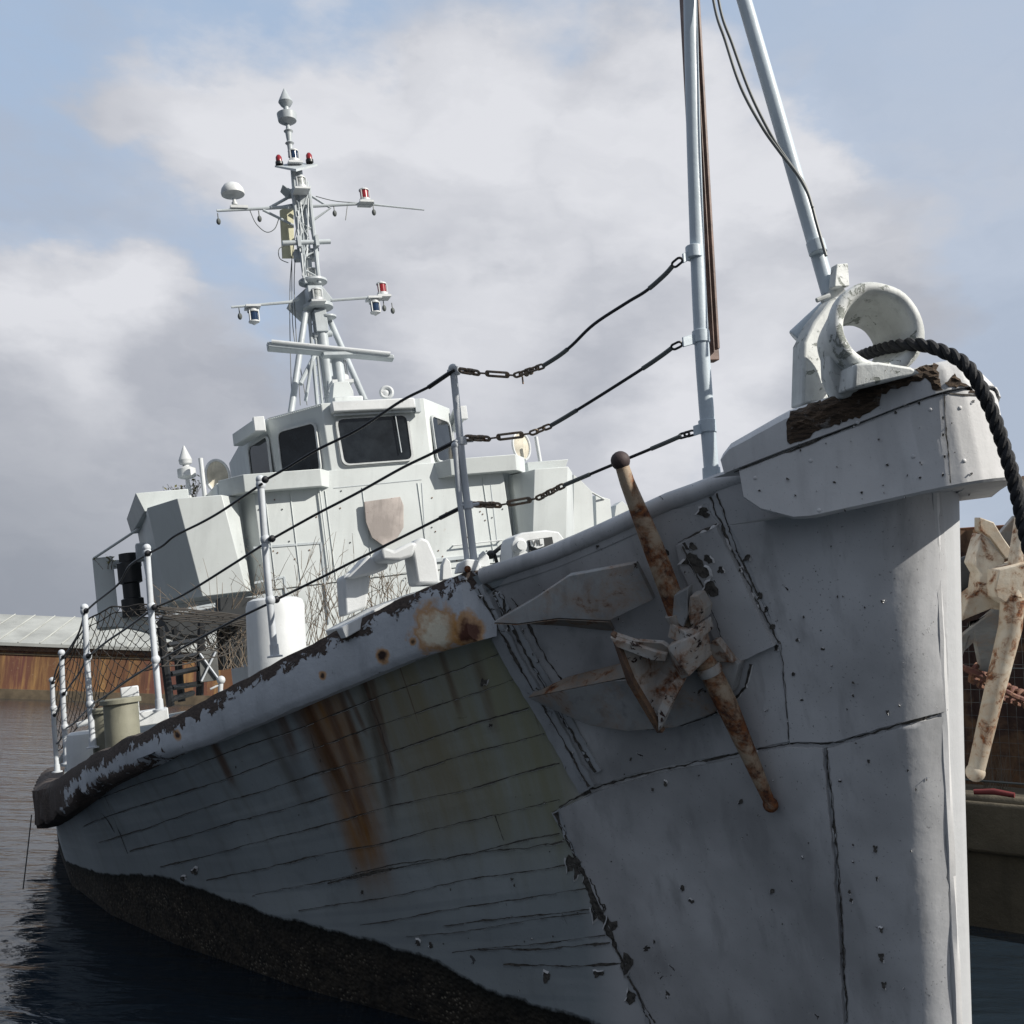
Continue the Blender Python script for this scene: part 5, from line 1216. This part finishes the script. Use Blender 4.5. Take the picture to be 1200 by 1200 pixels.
# ================================================== plants and clutter on deck
def shrub(px, py, a, h, spread, seed, n=60, lab='', leaves=0):
    r_ = random.Random(seed); base = PA(px, py, a); root = empty('dead_shrub', base, label=lab, category='shrub', group='weeds growing on the ship')
    b = MB(); tips = []
    for i in range(n):
        p = base + S * r_.uniform(-spread, spread) * .6 + A * r_.uniform(-.2, .2); d = (V + S * r_.uniform(-.6, .6) + A * r_.uniform(-.4, .4)).normalized(); L = h * r_.uniform(.4, 1.0)
        pts = [p]
        for k in range(5):
            d = (d + Vector((r_.uniform(-.3, .3), r_.uniform(-.3, .3), r_.uniform(-.22, .22)))).normalized(); p = p + d * L / 5; pts.append(p)
            if k > 0:
                q = (d + Vector((r_.uniform(-1, 1), r_.uniform(-1, 1), r_.uniform(-.5, .8)))).normalized(); e = p + q * L * r_.uniform(.12, .3); b.tube([p, p.lerp(e, .5) + V * .01, e], [.004, .003, .002], 4, False); tips.append(e)
        b.tube(pts, [.005, .004, .004, .003, .003, .002], 4, False)
    b.build('branches', M['twig'], root, smooth=0)
    if leaves:
        lf = MB()
        for i in range(leaves):
            t = r_.choice(tips); q = t + Vector([r_.uniform(-.05, .05) for _ in range(3)]); x_ = Vector([r_.uniform(-1, 1) for _ in range(3)]).normalized() * .03; y_ = Vector([r_.uniform(-1, 1) for _ in range(3)]).normalized() * .02
            lf.add([q - x_, q + y_, q + x_, q - y_], [(0, 1, 2, 3)])
        lf.build('leaves', M['leaf'], root, smooth=0)
shrub(372, 755, 9.2, 1.35, .75, 1, 46, 'bare brown dead shrub against the pale bridge front below the blank crest board')
shrub(452, 712, 9.0, .65, .5, 2, 34, 'low bare dead shrub behind the white horned fairlead brackets')
shrub(262, 785, 8.6, 1.2, .5, 3, 50, 'tangled dead shrub under the starboard bridge wing, between the crate and the white ventilator')
shrub(217, 588, 12.2, .34, .28, 4, 26, 'small leafy weed on top of the bridge wing beside the spike antenna', 110)
shrub(126, 668, 13.2, .2, .12, 6, 8, 'tiny weed on the side screen at the far left of the bridge', 30)
CRT = MB(); q = [(235, 800), (233, 764), (254, 761), (257, 797)]; CRT.prism([PA(x, y, 7.4) for x, y in q], A * .4)
co = CRT.build('crate', M['ply'], None, bevel=.006, label='grey boarded crate on the deck beside the black rack', category='crate')
b = MB(); b.tube([PA(236, 798, 7.38), PA(253, 763, 7.38)], .012, 4); b.tube([PA(234, 766, 7.38), PA(256, 796, 7.38)], .012, 4); b.build('cross_brace', M['stanchion'], co)
RK = empty('rack', PA(210, 830, 7.2), label='black open rack with horizontal bars on the deck under the bridge wing', category='rack')
for (x0, y0, x1, y1, a_) in [(188, 735, 200, 828, 7.0), (236, 730, 234, 815, 7.6), (205, 735, 213, 822, 7.8)]:
    b = MB(); b.tube([PA(x0, y0, a_), PA(x1, y1, a_)], .042, 8); b.build('post', M['black'], RK)
for (x0, y0, x1, y1) in [(196, 756, 233, 750), (198, 772, 234, 767), (200, 790, 234, 783), (201, 806, 234, 801), (200, 820, 226, 812), (190, 744, 214, 750)]:
    b = MB(); b.tube([PA(x0, y0, 7.1), PA(x1, y1, 7.5)], .03, 6); b.build('bar', M['black'], RK)
b = MB(); b.prism([PA(x, y, 8.2) for x, y in [(190, 722), (262, 716), (300, 708), (300, 722), (262, 735), (235, 745), (200, 742)]], A * 1.6); b.build('under_wing_shade', M['shadow'], RK)  # dark slab standing in for the shade under the bridge wing
b = MB(); b.prism([PA(x, y, 8.6) for x, y in [(258, 700), (300, 700), (300, 775), (262, 785)]], A * .6); b.build('recess_shade', M['shadow'], RK)  # dark block, painted shade at the back of the same recess

# ================================================== far warehouse
def far(x, y, D): 
    return at(x, y, D)
FD = 112.0
def ground_pt(x, y):
    r = ray(x, y); k = -CH / r.z; return CAM + r * k
g0 = ground_pt(0, 818.5)
dx = Vector((1, .10, 0)).normalized(); FN = Vector((-dx.y, dx.x, 0))
WH = empty('warehouse', g0 + dx * 30, label='long low brown rusty warehouse with pale grey roof across the water', category='warehouse')
def wall_mat():
    m, T, p = new_mat('rusty_warehouse_wall'); v = T.n('ShaderNodeTexCoord').outputs['Object']
    cols = T.noise(T.mapping(v, (.33, .33, .02)), 1, 2, .5); cc = T.noise(T.mapping(v, (1.3, 1.3, .12)), 1, 6, .65); fine = T.noise(v, 3, 6, .7)
    c = T.mix(T.ramp(cols, .42, .58), (.15, .072, .035), (.13, .05, .038)); c = T.mix(T.ramp(cc, .5, .7), c, (.34, .20, .075)); c = T.mix(T.ramp(cc, .42, .3), c, (.09, .04, .025))
    c = T.mix(T.ramp(fine, .6, .75, 0, .6), c, (.35, .27, .18)); finish(T, p, c, .85, cc, .3, .1); return m
WM = wall_mat()
def wbox(name, u0, u1, n0, n1, z0, z1, mat):
    b = MB(); o = Vector((g0.x, g0.y, 0)) + dx * u0 + FN * n0; b.boxv(o + Vector((0, 0, z0)), dx * (u1 - u0), FN * (n1 - n0), Vector((0, 0, z1 - z0))); return b.build(name, mat, WH, smooth=0)
wbox('wall', -60, 58, .6, 30, .9, 5.0, WM)
M['quaystone'] = simple('brown_quay_stone', (.11, .085, .055), .9, bump=.5, bscale=3, var=.4, vscale=.8)
b = MB(); b.boxv(Vector((g0.x, g0.y, -3)) - dx * 400, dx * 1500, FN * 300, Vector((0, 0, 3.9))); b.build('far_quay', M['quaystone'], None, smooth=0, kind='structure')
M['roof'] = simple('pale_green_grey_roof', (.34, .35, .33), .7, var=.25, vscale=.25)
b = MB(); o = Vector((g0.x, g0.y, 0)) + dx * -61; e = dx * 120
b.add([o + Vector((0, 0, 5.25)), o + e + Vector((0, 0, 5.25)), o + e + FN * 9 + Vector((0, 0, 8.4)), o + FN * 9 + Vector((0, 0, 8.4)), o + FN * 31 + Vector((0, 0, 5.2)), o + e + FN * 31 + Vector((0, 0, 5.2)), o + Vector((0, 0, 4.95)), o + e + Vector((0, 0, 4.95))], [(0, 1, 2, 3), (3, 2, 5, 4), (6, 7, 1, 0), (6, 0, 3, 4), (1, 7, 5, 2)]); b.build('roof', M['roof'], WH, smooth=0)
b = MB()
for k in range(60): b.cbox(o + dx * (k * 2) + FN * 4.5 + Vector((0, 0, 6.86)), dx * .12, FN * 9.5, Vector((0, 0, .0)) + (FN * 9 + Vector((0, 0, 3.15))).normalized().cross(dx) * -.1)
b = MB()
for k in range(60):
    a0 = o + dx * (k * 2) + Vector((0, 0, 5.3)); b.tube([a0, a0 + FN * 9 + Vector((0, 0, 3.15))], .07, 4)
b.build('roof_ribs', M['roof'], WH, smooth=0)
wbox('gutter_band', -60, 58, .35, .62, 4.5, 4.95, M['rustedge']); wbox('wall_rail', -60, 58, .5, .62, 4.15, 4.3, M['quaystone'])

# ================================================== quay on the right with rusty shed, fence and chain
QD = 10.9
q0 = ground_pt(1128, 1083); qdir = Vector((.78, -.62, 0)).normalized(); qn = Vector((-qdir.y, qdir.x, 0)); qn = qn if qn.y > 0 else -qn
M['concrete'] = paint('stained_quay_concrete', (.13, .11, .075), chip=.12, chipcol=(.05, .045, .03), dirt=.5, scale=.8, rough=.9, bstr=.8, bdist=.03)
zt = 1.42
b = MB(); o = Vector((q0.x, q0.y, 0)) - qdir * 6; b.boxv(o + Vector((0, 0, -3)), qdir * 60, qn * 40, Vector((0, 0, 3 + zt))); b.build('quay', M['concrete'], None, bevel=.06, kind='structure')
b = MB(); b.boxv(o + qn * -.10 + Vector((0, 0, .80)), qdir * 60, qn * .12, Vector((0, 0, .55))); b.build('quay_coping', M['concrete'], None, bevel=.04, kind='structure')
M['shed'] = paint('rusty_shed_steel', (.055, .028, .022), rust=.45, rscale=1.2, dirt=.5, scale=.5, rough=.9)
SHD = empty('rusty_shed', o + qdir * 8 + qn * 2 + Vector((0, 0, zt)), label='dark red rusty corrugated shed on the quay behind the far anchor', category='shed')
b = MB(); n = 260; vs = []; sh0 = o + qn * 1.6
for i in range(n + 1):
    w_ = .03 * math.sin(i * math.pi / 2 * 1.0) ; p = sh0 + qdir * (2 + i * .05) + qn * w_; vs += [p + Vector((0, 0, zt)), p + Vector((0, 0, zt + 3.3))]
b.add(vs, [(2 * i, 2 * i + 2, 2 * i + 3, 2 * i + 1) for i in range(n)]); b.build('wall', M['shed'], SHD, smooth=0)
M['rustorange'] = paint('orange_rust_steel', (.22, .07, .035), rust=.5, rscale=3, dirt=.5, scale=1, rough=.9)
b = MB(); b.boxv(sh0 + qdir * 2 + qn * .05 + Vector((0, 0, zt + 2.6)), qdir * 13, qn * 5, Vector((0, 0, .75))); b.build('roof_edge', M['rustorange'], SHD, bevel=.02)
b = MB(); b.boxv(sh0 + qdir * 2 + qn * .1 + Vector((0, 0, zt)), qdir * 13, qn * 5, Vector((0, 0, 2.55))); b.build('body', M['shed'], SHD, smooth=0)
FE = empty('mesh_fence', sh0 + qdir * 6 - qn * .8 + Vector((0, 0, zt)), label='thin wire mesh fence on the quay in front of the rusty shed', category='fence')
b = MB(); f0 = sh0 - qn * .75 + qdir * 2
for i in range(120): b.tube([f0 + qdir * i * .10 + Vector((0, 0, zt + .1)), f0 + qdir * i * .10 + Vector((0, 0, zt + 2.0))], .0018, 4, False)
for j in range(13): b.tube([f0 + Vector((0, 0, zt + .1 + j * .155)), f0 + qdir * 12 + Vector((0, 0, zt + .1 + j * .155))], .0018, 4, False)
b.build('mesh_panel', M['wiregrey'], FE, smooth=0)
b = MB(); b.tube([f0 + Vector((0, 0, zt + .1)), f0 + qdir * 12 + Vector((0, 0, zt + .1))], .014, 6); b.tube([f0 + Vector((0, 0, zt + 1.45)), f0 + qdir * 12 + Vector((0, 0, zt + 1.45))], .008, 6)
for i in range(5): b.tube([f0 + qdir * (i * 2.8 + 1) + Vector((0, 0, zt)), f0 + qdir * (i * 2.8 + 1) + Vector((0, 0, zt + 2.1))], .02, 8)
b.build('fence_frame', M['wiregrey'], FE)
b = MB(); Dq = 9.6
cp = catmull([at(1138, 786, 7.0), at(1160, 800, 7.6), at(1180, 812, 8.2), at(1205, 822, 8.8), at(1260, 850, 9.6)], 5)
Lc = .13
dcur = 0; seg = []
for i in range(len(cp) - 1):
    d = cp[i + 1] - cp[i]; k = max(1, round(d.length / .16))
    for j in range(k): seg.append((cp[i].lerp(cp[i + 1], (j + .5) / k), d.normalized()))
for i, (p, d) in enumerate(seg): link(b, p, d, .22, .021, (i % 2) * math.pi / 2 + .4)
b.build('mooring_chain', M['chainrust'], None, label='red rusty heavy chain stretched behind the far anchor towards the quay', category='chain')
M['redpaint'] = simple('faded_red_plastic', (.16, .025, .025), .7)
b = MB(); p = f0 + qdir * 4 - qn * .15 + Vector((0, 0, zt + .06)); 
r_ = ray(1165, 930); k = (zt + .07 - CH) / r_.z; p = CAM + r_ * k; b.tube([p - qdir * .2, p + Vector((0, 0, .02)), p + qdir * .2], [.028, .034, .028], 12); b.build('red_pipe', M['redpaint'], None, label='short red pipe lying on the quay edge at the foot of the mesh fence', category='pipe')
# grasses at the quay wall
b = MB()
for i in range(60):
    r_ = ray(rs.uniform(1150, 1190), rs.uniform(905, 915)); k = (zt - CH) / ray(1170, 925).z; p = CAM + ray(1170 + rs.uniform(-18, 14), 925) * k; e = p + Vector((rs.uniform(-.15, .15), rs.uniform(-.1, .1), rs.uniform(.2, .5))); b.tube([p, p.lerp(e, .5) + Vector((0, 0, .03)), e], [.003, .002, .001], 3, False)
b.build('dry_grass', M['twig'], None, smooth=0, kind='stuff', label='dry grass on the quay', category='grass')
